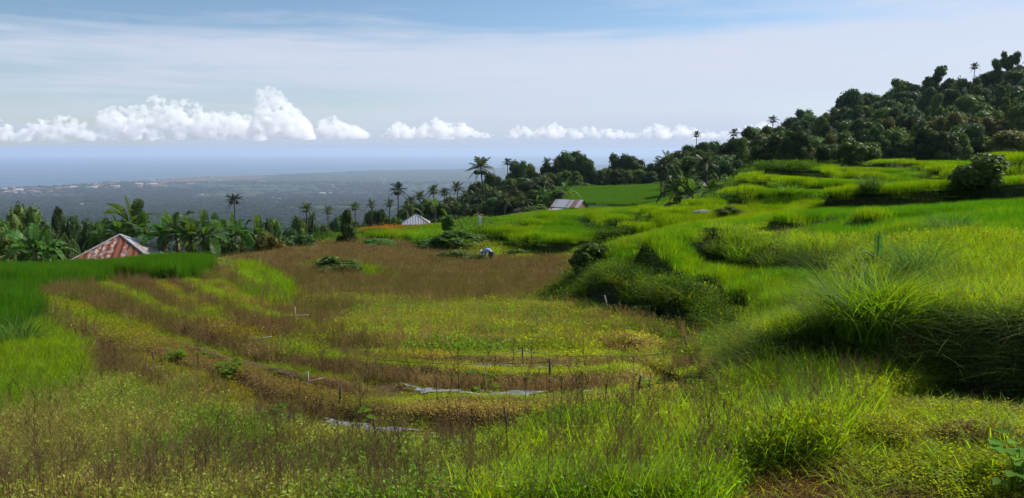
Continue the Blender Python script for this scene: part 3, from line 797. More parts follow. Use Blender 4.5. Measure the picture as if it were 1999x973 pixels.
# 0 foreground tangle
r0 = reg == 0
put(r0 & (U < .30), 'grass', mixcol(YG, GR, t), .7 + .5 * t2)
put(r0 & (U >= .30) & (U < .52), 'weed', mixcol(GR, OL, t2), .9)
put(r0 & (U >= .52) & (U < .64), 'dry', mixcol(BR2, OL, t2), .9)
put(r0 & (U >= .64) & (U < .92), 'cover', mixcol(YG, OL, t2), 1.3)
put(r0 & (U >= .92), 'stalk', mixcol((.09, .06, .035), BR2, t), 1.0)
lush = r0 & (PX > 950) & (U < .8); put(lush & (U < .5), 'grass', mixcol(CH, GR, t2 * .8), 1.35); put(lush & (U >= .5), 'weed', mixcol(YG, GR, t2), 1.0)
brn = r0 & (PX < 560) & (PY > 850) & (U < .16) & (Cn > .5); put(brn, 'dry', mixcol(BR2, BR, t2), .9)
# 1 lower middle rows
r1 = reg == 1
put(r1 & (U < .20), 'dry', mixcol(OL, YG, t2), .9); put(r1 & (U >= .20) & (U < .46), 'grass', mixcol(YG, GR, t), .65)
put(r1 & (U >= .52) & (U < .74), 'weed', mixcol(GR, YG, t2), .9); put(r1 & (U >= .74) & (U < .84), 'stalk', mixcol(BR, BR2, t), 1.0)
put(r1 & (U >= .84), 'cover', mixcol(YG, OL, t2), 1.0)
# 2 left rows: brown strips between green ones
stripe = np.sin((fbm(X, Y, 6, 91, 2) - .5) * 2 + bd * 2.6)
r2 = reg == 2
put(r2, 'dry', mixcol(BR, BR2, t2), 1.0); put(r2 & (U > .72), 'stalk', mixcol(BR, BR2, t2), 1.05)
put(r2 & (U < .32), 'grass', mixcol(YG, OL, t2), .8)
gb = r2 & ((bd > .9) & (bd < 1.5) | (Bn > .60)) & (U < .75); put(gb, 'weed', mixcol(GR, YG, t2), .9)
# 3 brown field
r3 = reg == 3
put(r3, 'dry', mixcol(BR, BR2, t2), 1.15); put(r3 & (U > .6), 'stalk', mixcol(BR, BR2, t), 1.1); put(r3 & (U < .24 + .5 * np.clip((Dn - .52) * 6, 0, 1)), 'grass', mixcol(YG, OL, t), 1.0)
# bunds
bb = (bd < .34) & np.isin(reg, (0, 1, 2, 3)); put(bb, 'cover', mixcol((.22, .19, .025), CH, t2), .9); put(bb & (U > .8), 'grass', mixcol(CH, YG, t2), .35)
gb2 = (bd >= .34) & (bd < .65) & (bs > 0) & np.isin(reg, (1, 2, 3)); put(gb2 & (U < .8), 'grass', mixcol(CH, YG, t2), .5)
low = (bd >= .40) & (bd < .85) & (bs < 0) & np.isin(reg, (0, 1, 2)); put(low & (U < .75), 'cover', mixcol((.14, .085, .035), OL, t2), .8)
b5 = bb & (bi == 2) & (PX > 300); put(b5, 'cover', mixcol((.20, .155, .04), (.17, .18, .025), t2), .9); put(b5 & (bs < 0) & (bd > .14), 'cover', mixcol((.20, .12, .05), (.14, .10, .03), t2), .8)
bb2 = (bd < .5) & (SLOPE > .32) & np.isin(reg, (0, 1, 2, 3)) & (syl > 0) & (U < .75); put(bb2, 'cover', mixcol(BR, BR2, t2), .8)
# mulch lines: sparse cover
bare = (mud < 1.35) & (U < .80); kind[bare] = ''; hs[(mud < 3.0) & (kind != '')] *= .6
# 4 wild banks
r4 = reg == 4
put(r4 & (U < .60), 'grass', mixcol(CH, GR, t), 1.5); put(r4 & (U >= .60) & (U < .70), 'tall', mixcol(YG, GR, t2), .75); put(r4 & (U >= .70) & (U < .9), 'weed', mixcol(GR, YG, t2), 1.1); put(r4 & (U >= .9), 'cover', mixcol(YG, OL, t2), 1.3)
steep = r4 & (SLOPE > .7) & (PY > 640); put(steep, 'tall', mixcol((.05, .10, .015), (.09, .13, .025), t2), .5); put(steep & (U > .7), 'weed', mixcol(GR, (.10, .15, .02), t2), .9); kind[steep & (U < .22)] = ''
# 5 bank hollow: darker greens imitate the shadow lying in it
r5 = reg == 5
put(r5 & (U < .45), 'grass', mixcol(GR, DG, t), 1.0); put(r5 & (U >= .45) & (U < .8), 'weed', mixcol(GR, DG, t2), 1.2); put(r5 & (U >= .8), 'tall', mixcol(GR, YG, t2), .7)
# 6 mown hummocks
r6 = reg == 6
mc = np.clip((fbm(X, Y, .9, 55, 3) - .42) * 5, 0, 1)
put(r6, 'cover', mixcol((.11, .085, .025), YG, mc), .7); put(r6 & (U > .93), 'grass', mixcol(CH, YG, t2), .5)
rr = inpoly(PX, PY, [(1380,973),(1440,925),(1560,912),(1680,930),(1700,973),(1700,1100),(1300,1100)]); put(r6 & rr & (U < .9), 'cover', mixcol((.12, .070, .025), (.10, .085, .025), mc), .6)
# 7 chartreuse grass
r7 = reg == 7
put(r7, 'grass', mixcol(CH, (.12, .21, .015), t), 1.15); put(r7 & (U > .85), 'cover', mixcol(CH, YG, t2), 1.2)
# 8 rice / 9 left rice / 11 striped field
r8 = (reg == 8)
rc = mixcol(RI, (.092, .195, .012), np.clip((fbm(X, Y, 14, 71, 3) - .35) * 3.3, 0, 1)); put(r8, 'rice', rc, np.where(lod == 2, .58, .66))
band = fbm(X, Y * 2.2, 7, 73, 2); yl = r8 & (band > .56) & (U < .6); put(yl, 'rice', mixcol((.125, .215, .014), (.15, .22, .02), t2), .66)
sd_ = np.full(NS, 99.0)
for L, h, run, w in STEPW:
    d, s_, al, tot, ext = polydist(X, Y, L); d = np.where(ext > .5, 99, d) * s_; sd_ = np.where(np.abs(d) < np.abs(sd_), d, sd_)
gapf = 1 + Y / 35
face = r8 & (sd_ > -.55 * gapf) & (sd_ < .30); put(face, 'cover', mixcol(DG, (.02, .045, .01), t2), .8)  # near-black greens paint the shade of the backlit bank faces
face5 = np.isin(reg, (4, 5)) & (sd_ > -.55) & (sd_ < .22) & (PX < 1480) & (PY < 680); put(face5, 'cover', mixcol(DG, (.02, .045, .01), t2), .7); kind[face5 & (U < .5)] = ''  # same painted shade along the faces of the wild banks
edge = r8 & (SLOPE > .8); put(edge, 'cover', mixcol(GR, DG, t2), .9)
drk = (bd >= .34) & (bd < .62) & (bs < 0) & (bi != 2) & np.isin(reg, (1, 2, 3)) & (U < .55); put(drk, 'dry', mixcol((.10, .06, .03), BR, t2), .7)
rim = r8 & (sd_ >= .30) & (sd_ < 1.1) & (U < .4); put(rim, 'rice', mixcol((.12, .22, .012), (.15, .24, .012), t2), .72)
r9 = reg == 9; put(r9, 'rice', mixcol(RD, (.050, .130, .012), t), 1.05)
org = r8 & inpoly(PX, PY, [(705,452),(760,446),(800,440),(850,430),(858,440),(800,452),(700,463)]) & (U < .16) & (Cn > .45); put(org, 'weed', mixcol((.40, .11, .015), (.30, .14, .02), t2), 1.1)
yll = (reg == 8) & inpoly(PX, PY, [(470,520),(620,520),(620,600),(540,600)]); 
# green patches within the brown field
gp = inpoly(PX, PY, [(462,520),(500,518),(560,555),(580,590),(540,600),(470,570)]) | inpoly(PX, PY, [(680,530),(745,526),(770,545),(765,556),(700,545)]) | inpoly(PX, PY, [(600,518),(660,512),(690,525),(640,538),(560,530)])
put(gp & (U < .85), 'grass', mixcol(CH, (.11, .19, .015), t), 1.2)
gl = inpoly(PX, PY, [(195,550),(260,548),(330,600),(360,640),(300,640),(230,590)]) | inpoly(PX, PY, [(355,545),(420,548),(480,600),(610,645),(560,655),(440,615)]); put(gl & (U < .75) & np.isin(reg, (2, 3)), 'grass', mixcol(CH, YG, t2), .55)
r10 = reg == 10; put(r10 & (U < .7), 'weed', mixcol(DG, GR, t), 2.2); put(r10 & (U >= .7), 'tall', mixcol(GR, DG, t2), 1.2)
kind[(reg == 12) | (reg == 11)] = ''
# leaf litter of green weeds beside far field edge
ed = (reg == 8) & inpoly(PX, PY, [(700,470),(840,474),(915,500),(935,470),(905,445),(935,430),(960,462),(930,476),(960,510),(880,500),(800,488),(700,482)]) ; put(ed, 'weed', mixcol(GR, (.07, .16, .015), t2), 1.6)
sizes = np.where(lod == 2, np.clip(Y / 45, .8, 2.0), 1.0); sizes = np.where((lod == 2) & (kind == 'rice'), np.clip(Y / 55, .75, 1.6), sizes)
tint = tint * np.where(np.isin(reg, (0, 1)), 1.5, np.where(np.isin(reg, (4, 6)), 1.25, 1.0))[:, None]  # near plants tinted brighter, standing in for light lost to self-shadow
tint = np.minimum(tint, .42)
zones = {
 'rice': [('rice_crop', 'dense bright green rice in the right hand terraces', lambda: reg != 9, M_RICE), ('rice_crop', 'tall deep green rice in the small paddy before the rusty roof', lambda: reg == 9, M_RICE)],
 'grass': [('wild_grass', 'yellow green wild grass over bunds, banks and fallow rows', lambda: np.ones(NS, bool), M_GRASS)],
 'tall': [('arching_grass', 'long arching grass hanging over the terrace banks', lambda: np.ones(NS, bool), M_GRASS)],
 'weed': [('leafy_weeds', 'small leaved green weeds tangled between the rows', lambda: np.ones(NS, bool), M_WEED)],
 'cover': [('ground_cover', 'low creeping cover on bunds and mown hummocks', lambda: np.ones(NS, bool), M_GRASS)],
 'stalk': [('dry_stalks', 'thin bare brown stalks standing in the fallow field', lambda: np.ones(NS, bool), M_DRY)],
 'dry': [('dried_weeds', 'reddish brown dried plants covering the fallow field', lambda: np.ones(NS, bool), M_DRY)]}
catn = dict(rice='rice', grass='grass', tall='grass', weed='weeds', cover='ground cover', stalk='dry stalks', dry='dry weeds')
for kd, zs in zones.items():
    vs = [v for l in LOD[kd] for v in l]
    for nm, lb, zf, mt in zs:
        m_ = (kind == kd) & zf()
        n = int(m_.sum()); 
        if n == 0: continue
        g = np.random.default_rng(len(kd) * 7 + n % 97)
        hh = hs[m_] * (.8 + .4 * g.random(n)); w_ = sizes[m_] * (.85 + .3 * g.random(n))
        tj = tint[m_] * (.75 + .5 * g.random((n, 1))) * (.94 + .12 * g.random((n, 3)))
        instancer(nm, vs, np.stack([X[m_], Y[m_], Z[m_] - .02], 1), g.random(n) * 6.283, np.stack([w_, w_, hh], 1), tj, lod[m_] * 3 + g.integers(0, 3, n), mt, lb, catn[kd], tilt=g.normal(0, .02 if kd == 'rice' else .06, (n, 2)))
# the striped field: rows of young rice in level strips
X2, Y2 = sow(60000, 9, 124, 224, .36, .9)
Z2 = H(X2, Y2); rg2, px2, py2 = region(X2, Y2, Z2)
sel = (rg2 == 11) & (((Y2 * 1.0 + X2 * .10) % 17.0) > 5.0)
X2, Y2, Z2 = X2[sel], Y2[sel], Z2[sel]; n = len(X2); g = np.random.default_rng(3)
instancer('young_rice', [v for v in LOD['rice'][2]], np.stack([X2, Y2, Z2], 1), g.random(n) * 6.28, np.stack([np.full(n, 1.5), np.full(n, 1.5), .8 + .5 * g.random(n)], 1), mixcol((.045, .13, .018), (.07, .15, .02), g.random(n)), g.integers(0, 3, n), M_RICE, 'green rice in dark-lined strips beyond the grey shed', 'rice')

# ------------------------------------------------------------------ trees
M_BARK = mat_simple('bark', (.075, .06, .045), .9, 14, (.035, .028, .022), .02, stretch=(1, 1, .25))
M_TREE = [mat_plant('tree_leaf_dark', (.048, .085, .026), .22, .5, .9, None, .05, .04), mat_plant('tree_leaf_mid', (.080, .130, .030), .25, .5, .9, None, .05, .04),
          mat_plant('tree_leaf_olive', (.105, .110, .028), .25, .55, .9, None, .05, .04), mat_plant('tree_leaf_fresh', (.055, .115, .018), .3, .45, .6, None, .04, .08)]
M_PALM = mat_plant('palm_leaf', (.060, .085, .028), .25, .5, .6, None, .03, .15)
M_PALMD = mat_plant('palm_leaf_dark', (.026, .038, .020), .15, .5, .6, None, .03, .08)
M_BAN = mat_plant('banana_leaf', (.055, .115, .022), .40, .5, .5, None, .04, .12)
M_BANDRY = mat_plant('banana_leaf_dry', (.30, .19, .04), .3, .6, .4, None, .03, .2)
M_SHRUB = mat_plant('shrub_leaf', (.060, .120, .018), .35, .5, .6, None, .04, .15)

def crown_mesh(nm, kind_, seed, mat, nleaf=2600, ls=.055):
    """crown in a unit cell: base at 0, top at 1, half width about .42; lobes with gaps between, leaves over and inside them"""
    g = np.random.default_rng(seed); lobes = []
    if kind_ == 'dome':
        for i in range(26):
            t = g.random(); z = .14 + .76 * t; w = .36 * math.sqrt(max(0, 1 - ((z - .36) / .66) ** 2)); a = g.random() * 6.28; r = w * (.45 + .55 * g.random())
            lobes.append((r * math.cos(a), r * math.sin(a), z, .13 + .07 * g.random()))
        lobes.append((0, 0, .42, .30)); lobes.append((0, 0, .66, .22))
    elif kind_ == 'cone':
        for i in range(28):
            t = g.random() ** 1.2; z = .10 + .82 * t; w = .34 * (1 - t) ** .7 + .03; a = g.random() * 6.28; r = w * (.6 + .4 * g.random())
            lobes.append((r * math.cos(a), r * math.sin(a), z, .10 + .06 * g.random() * (1 - t)))
        lobes.append((0, 0, .35, .24)); lobes.append((0, 0, .6, .15))
    elif kind_ == 'spread':
        for i in range(24):
            a = g.random() * 6.28; r = .42 * math.sqrt(g.random()); z = .45 + .42 * g.random() * (1 - r * 1.2)
            lobes.append((r * math.cos(a), r * math.sin(a), z, .09 + .08 * g.random()))
    elif kind_ == 'airy':
        for i in range(15):
            a = g.random() * 6.28; r = .36 * math.sqrt(g.random()); z = .30 + .62 * g.random()
            lobes.append((r * math.cos(a) * (1.2 - z * .6), r * math.sin(a) * (1.2 - z * .6), z, .065 + .06 * g.random()))
    elif kind_ == 'bush':
        for i in range(22):
            a = g.random() * 6.28; r = .38 * math.sqrt(g.random()); z = .12 + .66 * g.random() * (1 - r)
            lobes.append((r * math.cos(a), r * math.sin(a), z, .11 + .09 * g.random()))
    A = np.array(lobes); vol = A[:, 3] ** 2; pk = g.choice(len(A), nleaf, p=vol / vol.sum())
    d = g.normal(size=(nleaf, 3)); d /= np.linalg.norm(d, axis=1)[:, None]
    rr = A[pk, 3] * (.72 + .42 * g.random(nleaf) ** .6)
    P = A[pk, :3] + d * rr[:, None] * (1, 1, .9)
    v, q = leaf_set(nleaf, P, ls, seed + 1, up=.25, asp=.6, Nrm=d)
    mb = MB(); mb.add(v, q)
    v0, f0 = ico(2)
    for x, y, z, r in lobes:       # shaded inner mass of each lobe
        dsp = 1 + .35 * (fbm(v0[:, 0] * 2 + x * 9 + v0[:, 2], v0[:, 1] * 2 + y * 9, .7, 3, 2) - .5)
        mb.add(v0 * (r * .78) * dsp[:, None] + (x, y, z), None, f0)
    return mb.mesh(nm, mat, False)
def trunk_mesh(nm, seed, h=.45, r=.022, limbs=5):
    g = np.random.default_rng(seed); mb = MB(); lx, ly = g.normal(0, .02, 2)
    mb.tube([(0, 0, -.12), (0, 0, 0), (lx * .5, ly * .5, h * .5), (lx, ly, h), (lx, ly, h * 1.5)], [r * 1.3, r * 1.15, r * .9, r * .7, r * .3], 7)
    for i in range(limbs):
        a = g.random() * 6.28; z0 = h * (.55 + .5 * g.random()); L = .18 + .15 * g.random()
        mb.tube([(lx, ly, z0), (lx + math.cos(a) * L * .5, ly + math.sin(a) * L * .5, z0 + L * .45), (lx + math.cos(a) * L, ly + math.sin(a) * L, z0 + L * .8)], [r * .5, r * .35, r * .15], 5)
    return mb.mesh(nm, M_BARK, True)
CROWNS = {}
for kd, nl, ls in (('dome', 4200, .030), ('cone', 3800, .029), ('spread', 3800, .031), ('airy', 1500, .036), ('bush', 2600, .045)):
    for mi in range(4):
        CROWNS[kd, mi] = [crown_mesh('crown', kd, 500 + 7 * s + 31 * mi + len(kd), M_TREE[mi], nl, ls) for s in range(2 if mi > 1 else 3)]
TRUNKS = [trunk_mesh('trunk', 900 + i) for i in range(3)]
def gz(x, y): return float(H(np.array([x]), np.array([y]))[0])
def plant_tree(x, y, h, w, kd, mi, label, group, cat='tree', name='broadleaf_tree', z=None, sink=0):
    z = gz(x, y) if z is None else z
    t = thing(name, label, cat, (x, y, z - sink), random.random() * 6.28, group, (w / .84, w / .84, h))
    c = link('crown', random.choice(CROWNS[kd, mi]), t); k = link('trunk', random.choice(TRUNKS), t)
    return t

def frond(mb, base, az_, el, L, droop, seg=7, leaf=.55, w=.05, g=None, dens=16):
    """one pinnate palm leaf: a drooping rib with leaflets either side"""
    d = np.array([math.cos(az_), math.sin(az_)]); pts = []
    for i in range(seg + 1):
        t = i / seg; r = L * (t * math.cos(el) ); z = L * (t * math.sin(el) - droop * t ** 2.1)
        r *= 1 - .18 * droop * t
        pts.append((base[0] + d[0] * r, base[1] + d[1] * r, base[2] + z))
    P = np.array(pts); mb.tube(P, np.linspace(.035, .008, seg + 1) * L / 3, 4, False)
    nrm = np.array([-d[1], d[0], 0])
    for i in range(dens):
        t = .10 + .9 * (i + .5) / dens; k = t * seg; a = int(min(k, seg - 1)); f = k - a
        p = P[a] * (1 - f) + P[a + 1] * f; tg = P[a + 1] - P[a]; tg /= np.linalg.norm(tg)
        ll = leaf * L * (.35 + .65 * math.sin(math.pi * min(1, t * .95 + .08))) * .42
        for sgn in (-1, 1):
            dv = nrm * sgn * .75 + tg * .65 + np.array([0, 0, -.35 - .3 * g.random()]); dv /= np.linalg.norm(dv)
            e = p + dv * ll; m_ = p + dv * ll * .5 + np.array([0, 0, .05 * ll])
            wv = tg * w * L / 3
            mb.add([p - wv * .5, p + wv * .5, m_ + wv * .6, m_ - wv * .6, e], [(0, 1, 2, 3)], [(3, 2, 4)])
def palm_crown(nm, seed, L, mat, n=22, dens=16, ragged=0.0, up=1.35):
    g = np.random.default_rng(seed); mb = MB()
    for i in range(n):
        az_ = i * 2.399 + g.normal(0, .15); t = i / n
        el = up - 1.75 * t + g.normal(0, .12)
        frond(mb, (0, 0, 0), az_, el, L * (.8 + .25 * g.random()) * (1 if t > .12 else .75), (.22 + .22 * t + .12 * g.random()), g=g, dens=dens, w=.085 + .03 * g.random())
    for i in range(6):
        a = g.random() * 6.28; v0, f0 = ico(1); mb.add(v0 * .13 + (.25 * math.cos(a), .25 * math.sin(a), -.25), None, f0)
    return mb.mesh(nm, mat)
PALMC = [palm_crown('crown', 40 + i, 1.0, M_PALM if i < 4 else M_PALMD, 22 if i != 3 else 15, 15) for i in range(8)]
def coconut(px, pyc, Y, L, label, group=None, lean=0.0, dark=False, base_px=None, name='coconut_palm', vi=None):
    """crown centre at pixel (px, pyc), Y metres ahead; trunk goes down to the ground"""
    x, y, z = [float(q) for q in pix(px, pyc, Y)]
    bx = float(pix(base_px, pyc, Y)[0]) if base_px is not None else x
    g0 = gz(bx, Y); h = z - g0
    t = thing(name, label, 'palm tree', (bx, Y, g0), 0, group)
    mb = MB(); n = 7; dx = x - bx
    P = [(dx * (i / n) ** 1.6, lean * math.sin(i / n * 3.1), -.4 + (h + .4) * i / n) for i in range(n + 1)]
    r = max(.13, L * .045); mb.tube(P, np.linspace(r * 1.3, r * .75, n + 1), 8)
    mb.build('trunk', M_BARK, t, True)
    vi = random.randrange(4) if vi is None else vi
    c = link('crown', PALMC[vi + (4 if dark else 0)], t, (dx, 0, h)); c.scale = (L * random.uniform(.85, 1.1), L * random.uniform(.85, 1.1), L * random.uniform(.85, 1.15)); c.rotation_euler = (random.uniform(-.22, .22), random.uniform(-.22, .22), random.random() * 6.28)
    return t

def ban_leaf(mb, base, az_, el, L, W_, droop, g, seg=9):
    d = np.array([math.cos(az_), math.sin(az_), 0]); s = np.array([-d[1], d[0], 0]); C = []
    for i in range(seg + 1):
        t = i / seg; r = L * t * math.cos(el) * (1 - .12 * droop * t); z = L * (t * math.sin(el) - droop * t ** 2.4)
        C.append(np.array(base) + d * r + np.array([0, 0, z]))
    C = np.array(C); w = [0 if t < .16 else W_ * .5 * math.sin(math.pi * ((t - .16) / .84) ** .72) ** .6 if t < 1 else 0 for t in np.linspace(0, 1, seg + 1)]
    w = np.maximum(np.array(w), .012)
    V = []; tw = g.normal(0, .25)
    for i in range(seg + 1):
        up = np.array([0, 0, .32]); jag = 1 + .22 * (g.random() - .5)
        sl = s * math.cos(tw) + np.array([0, 0, 1]) * math.sin(tw); sr_ = s * math.cos(tw) + np.array([0, 0, 1]) * math.sin(tw)
        V += [C[i] - sl * w[i] * jag + up * w[i], C[i], C[i] + sr_ * w[i] * (2 - jag) + up * w[i]]
    Q = []
    for i in range(seg):
        a = i * 3; Q += [(a, a + 1, a + 4, a + 3), (a + 1, a + 2, a + 5, a + 4)]
    # torn edges: leave a few slits
    V = np.array(V); VV = []; QQ = []; nn = 0
    for i in range(seg):                       # blade torn into strips that hang a little apart
        for a, b, c_, d_ in (Q[2 * i], Q[2 * i + 1]):
            q = V[[a, b, c_, d_]].copy(); out = 0 if a % 3 == 0 else 1
            k0 = (0, 3) if out == 0 else (1, 2); dr = g.random() * .10 * W_ if 1 < i < seg - 1 else 0
            for kk in k0: q[kk, 2] -= dr
            q[k0[1]] = q[k0[1]] * .86 + q[k0[0]] * .14
            VV.append(q); QQ.append((nn, nn + 1, nn + 2, nn + 3)); nn += 4
    mb.add(np.concatenate(VV), QQ); mb.tube(C[:-1], np.linspace(.03, .01, seg), 4, False)
def banana_mesh(nm, seed, n=11, L=1.9, erect=.5):
    g = np.random.default_rng(seed); mb = MB()
    for i in range(n):
        az_ = i * 2.399 + g.normal(0, .3); t = i / n
        ban_leaf(mb, (0, 0, 0), az_, 1.45 - (1.75 - erect) * t ** .62 + g.normal(0, .08), L * (.75 + .35 * g.random()), .5 * L / 1.9 * (.8 + .4 * g.random()), .18 + .55 * t + .2 * g.random(), g)
    return mb.mesh(nm, M_BAN, True)
BANC = [banana_mesh('leaves', 60 + i) for i in range(5)]
st = MB(); st.tube([(0, 0, -.3), (.02, 0, .5), (0, .02, 1.0)], [.115, .10, .07], 8); BANSTEM = st.mesh('stem', mat_simple('banana_stem', (.13, .13, .05), .7, 8, (.10, .07, .03), .005, stretch=(1, 1, .2)), True)
dl = MB(); g_ = np.random.default_rng(5)
for a in (1.0, 3.4): ban_leaf(dl, (0, 0, 0), a, .1, 1.3, .35, 1.0, g_)
BANDRYM = dl.mesh('dry_leaf', M_BANDRY, True)
def banana(px, py, Y, L, label, group='banana plants behind the field', stem=1.6, dry=False, vi=None):
    """leaf whorl base at pixel (px, py)"""
    x, y, z = [float(q) for q in pix(px, py, Y)]; g0 = gz(x, Y); h = max(z - g0, .6)
    t = thing('banana_plant', label, 'banana plant', (x, Y, g0), random.random() * 6.28, group)
    s_ = link('stem', BANSTEM, t); s_.scale = (L / 1.3, L / 1.3, h)
    c = link('leaves', BANC[random.randrange(5) if vi is None else vi], t, (0, 0, h * .96)); c.rotation_euler = (random.uniform(-.3, .3), random.uniform(-.3, .3), 0); c.scale = (L / 1.9 * 1.35,) * 3
    if dry: d_ = link('dry_leaf', BANDRYM, t, (0, 0, h * .93)); d_.scale = (L / 1.9,) * 3
    return t
ORD = ['zeroth', 'first', 'second', 'third', 'fourth', 'fifth', 'sixth', 'seventh', 'eighth', 'ninth', 'tenth', 'eleventh', 'twelfth', 'thirteenth', 'fourteenth', 'fifteenth', 'sixteenth', 'seventeenth',
       'eighteenth', 'nineteenth', 'twentieth'] + ['twenty-' + w for w in 'first second third fourth fifth sixth seventh eighth ninth'.split()] + ['thirtieth'] + ['thirty-' + w for w in 'first second third fourth fifth sixth seventh eighth ninth'.split()] + ['fortieth']

# hillside wood: rows of clove trees climbing the slope, each its own tree
rows = [(112, 1420, 2060, 19), (132, 1380, 2080, 24), (152, 1330, 2080, 27), (172, 1300, 2080, 29), (192, 1300, 2080, 30), (212, 1300, 2080, 31), (232, 1300, 2080, 32), (252, 1305, 2080, 33), (272, 1310, 2080, 34)]
desc = {('dome', 0): 'dark domed', ('dome', 1): 'green domed', ('dome', 2): 'olive domed', ('cone', 0): 'dark pointed', ('cone', 1): 'green pointed', ('cone', 2): 'olive pointed', ('spread', 3): 'pale spreading', ('airy', 1): 'thin airy', ('airy', 0): 'dark airy', ('spread', 1): 'broad green'}
hill = 0
for ri, (Y0, a, b, cnt) in enumerate(rows):
    sp_ = (b - a) / cnt; k = 0
    for i in range(cnt):
        px = a + sp_ * (i + .5) + random.uniform(-.36, .36) * sp_; Y = Y0 + random.uniform(-9, 9)
        if px > 2040: continue
        if ri == 0 and (random.random() < .12): continue
        kd, mi = random.choices([('dome', 0), ('dome', 1), ('cone', 0), ('cone', 1), ('dome', 2), ('spread', 3), ('airy', 1)], [26, 18, 26, 16, 9 if ri < 4 else 2, 5, 4])[0]
        if ri <= 2 and random.random() < .3: kd, mi = random.choice([('dome', 2), ('dome', 1), ('cone', 2)])
        x = float(pix(px, 300, Y)[0]); h = random.uniform(5.6, 9.4) * (1.12 if kd == 'cone' else 1); w = h * random.uniform(.70, 1.02) * (.8 if kd == 'cone' else 1)
        if px < 1440: h *= .85
        if ri < 2: h *= .72; w *= .75
        if ri == 8: h *= random.choice([.85, 1, 1, 1.25])
        k += 1; row = ['terrace edge row'] + [f'{ORD[j]} hillside row' for j in range(2, 9)] + ['skyline row']
        plant_tree(x, Y, h, w, kd, mi, f'{desc[kd, mi]} tree, {ORD[k]} from left in the {row[ri]}', 'trees on the wooded hillside', name='clove_tree' if kd in ('dome', 'cone') else 'broadleaf_tree', sink=.5)
        hill += 1
print('HILL', hill)
# tall individuals on the skyline
def tree_top(px, pyt, Y, wpx, kd, mi, label, group=None, name='broadleaf_tree', hmin=2.0, ground=None):
    x, y, z = [float(q) for q in pix(px, pyt, Y)]; g0 = gz(x, Y) if ground is None else ground
    h = max(z - g0 + .6, hmin); return plant_tree(x, Y, h, wpx * Y / FPX, kd, mi, label, group, name=name, z=z - h)
tree_top(1836, 126, 262, 62, 'airy', 0, 'tall open-crowned tree standing out of the middle of the hill skyline')
tree_top(1972, 98, 262, 44, 'airy', 0, 'tallest ragged tree at the top end of the hill skyline')
tree_top(1760, 152, 262, 55, 'airy', 1, 'loose light-leaved tree on the skyline before the tall open tree')
tree_top(1665, 176, 262, 52, 'dome', 0, 'large dark round tree breaking the lower hill skyline')
tree_top(1640, 186, 264, 34, 'cone', 0, 'dark pointed tree beside the large round skyline tree')
tree_top(1942, 128, 262, 46, 'spread', 0, 'dark tree right of the thin skyline palm')
tree_top(1700, 182, 262, 40, 'dome', 0, 'dark tree in the dip of the skyline after the large round tree')
# ridge trees between the sea and the striped field
ridge = [(962,338,40,235,'dome',0),(985,352,36,232,'dome',0),(1012,314,42,238,'dome',0),(1030,322,38,240,'dome',1),(1048,336,34,238,'cone',0),(1064,314,32,240,'airy',0),(1082,310,36,242,'spread',0),
 (1096,306,36,240,'dome',0),(1117,295,58,242,'dome',0),(1137,303,44,240,'dome',0),(1152,316,36,238,'cone',0),(1168,332,30,236,'dome',0),(1184,330,28,238,'dome',1),(1206,300,46,244,'dome',0),(1228,307,48,244,'dome',0),(1246,312,40,242,'dome',0),
 (1262,322,34,240,'dome',1),(1278,318,34,240,'dome',0),(1292,322,34,238,'dome',0),(1310,308,40,236,'dome',0),(1330,296,40,235,'dome',0),(1350,284,42,240,'dome',0),(1372,280,40,240,'dome',0),(1395,276,40,244,'dome',0),
 (1100,335,44,226,'dome',1),(1070,338,44,226,'dome',0),(1125,335,40,226,'cone',1),(1175,334,36,226,'cone',0),(1202,330,34,226,'dome',0),(1224,334,32,226,'dome',1),(1246,332,34,228,'dome',1),(1270,336,34,226,'dome',0),(1150,352,38,222,'bush',1),(1190,354,34,220,'bush',0),(1215,352,30,220,'bush',1),(1240,354,40,220,'bush',2),(1290,350,34,218,'bush',1),(1320,345,40,214,'dome',1),(1350,330,44,206,'dome',0),(1380,322,44,206,'dome',1)]
for i, (px, py, w, Y, kd, mi) in enumerate(ridge):
    tree_top(px, py, Y, w, kd, mi, f'{ORD[i + 1] if i < 24 else ORD[i - 23]} {"tall" if i < 24 else "low"} {["dark", "green", "olive"][mi]} tree from left along the ridge', 'trees along the ridge', hmin=4)
# belt of trees below the ridge, left of the shed
belt = [(905,372,40,190,'spread',0),(925,356,34,195,'dome',0),(948,362,36,190,'dome',1),(972,372,40,180,'dome',0),(1000,350,44,190,'dome',1),(1030,348,44,190,'dome',0),(1058,346,40,186,'dome',0),(1075,366,50,150,'bush',1),(1048,372,40,150,'dome',0),(1018,378,40,155,'spread',1),
 (990,384,36,158,'dome',0),(960,388,36,160,'dome',1),(930,392,36,160,'spread',0),(900,396,34,165,'dome',0),(880,388,34,180,'dome',1),(855,384,34,185,'spread',0),(835,390,32,185,'dome',1),(812,396,30,182,'dome',0),(790,404,34,170,'dome',1),(765,412,36,165,'spread',1),
 (742,410,30,170,'dome',0),(722,414,30,170,'dome',1),(700,418,32,165,'spread',0),(678,420,30,168,'dome',1),(655,424,32,160,'dome',0),(632,424,32,150,'spread',1),(608,428,34,140,'dome',0),(585,430,34,130,'dome',1),(560,428,36,120,'spread',0),(536,430,36,110,'dome',1),(512,426,36,105,'dome',0),(488,434,36,100,'spread',1),
 (870,408,30,150,'bush',1),(895,412,28,150,'bush',0),(845,414,26,150,'bush',1),(735,428,28,150,'bush',2),(706,432,26,150,'bush',1),(685,434,26,148,'bush',0),(1050,392,44,128,'bush',1),(1085,372,56,135,'dome',1)]
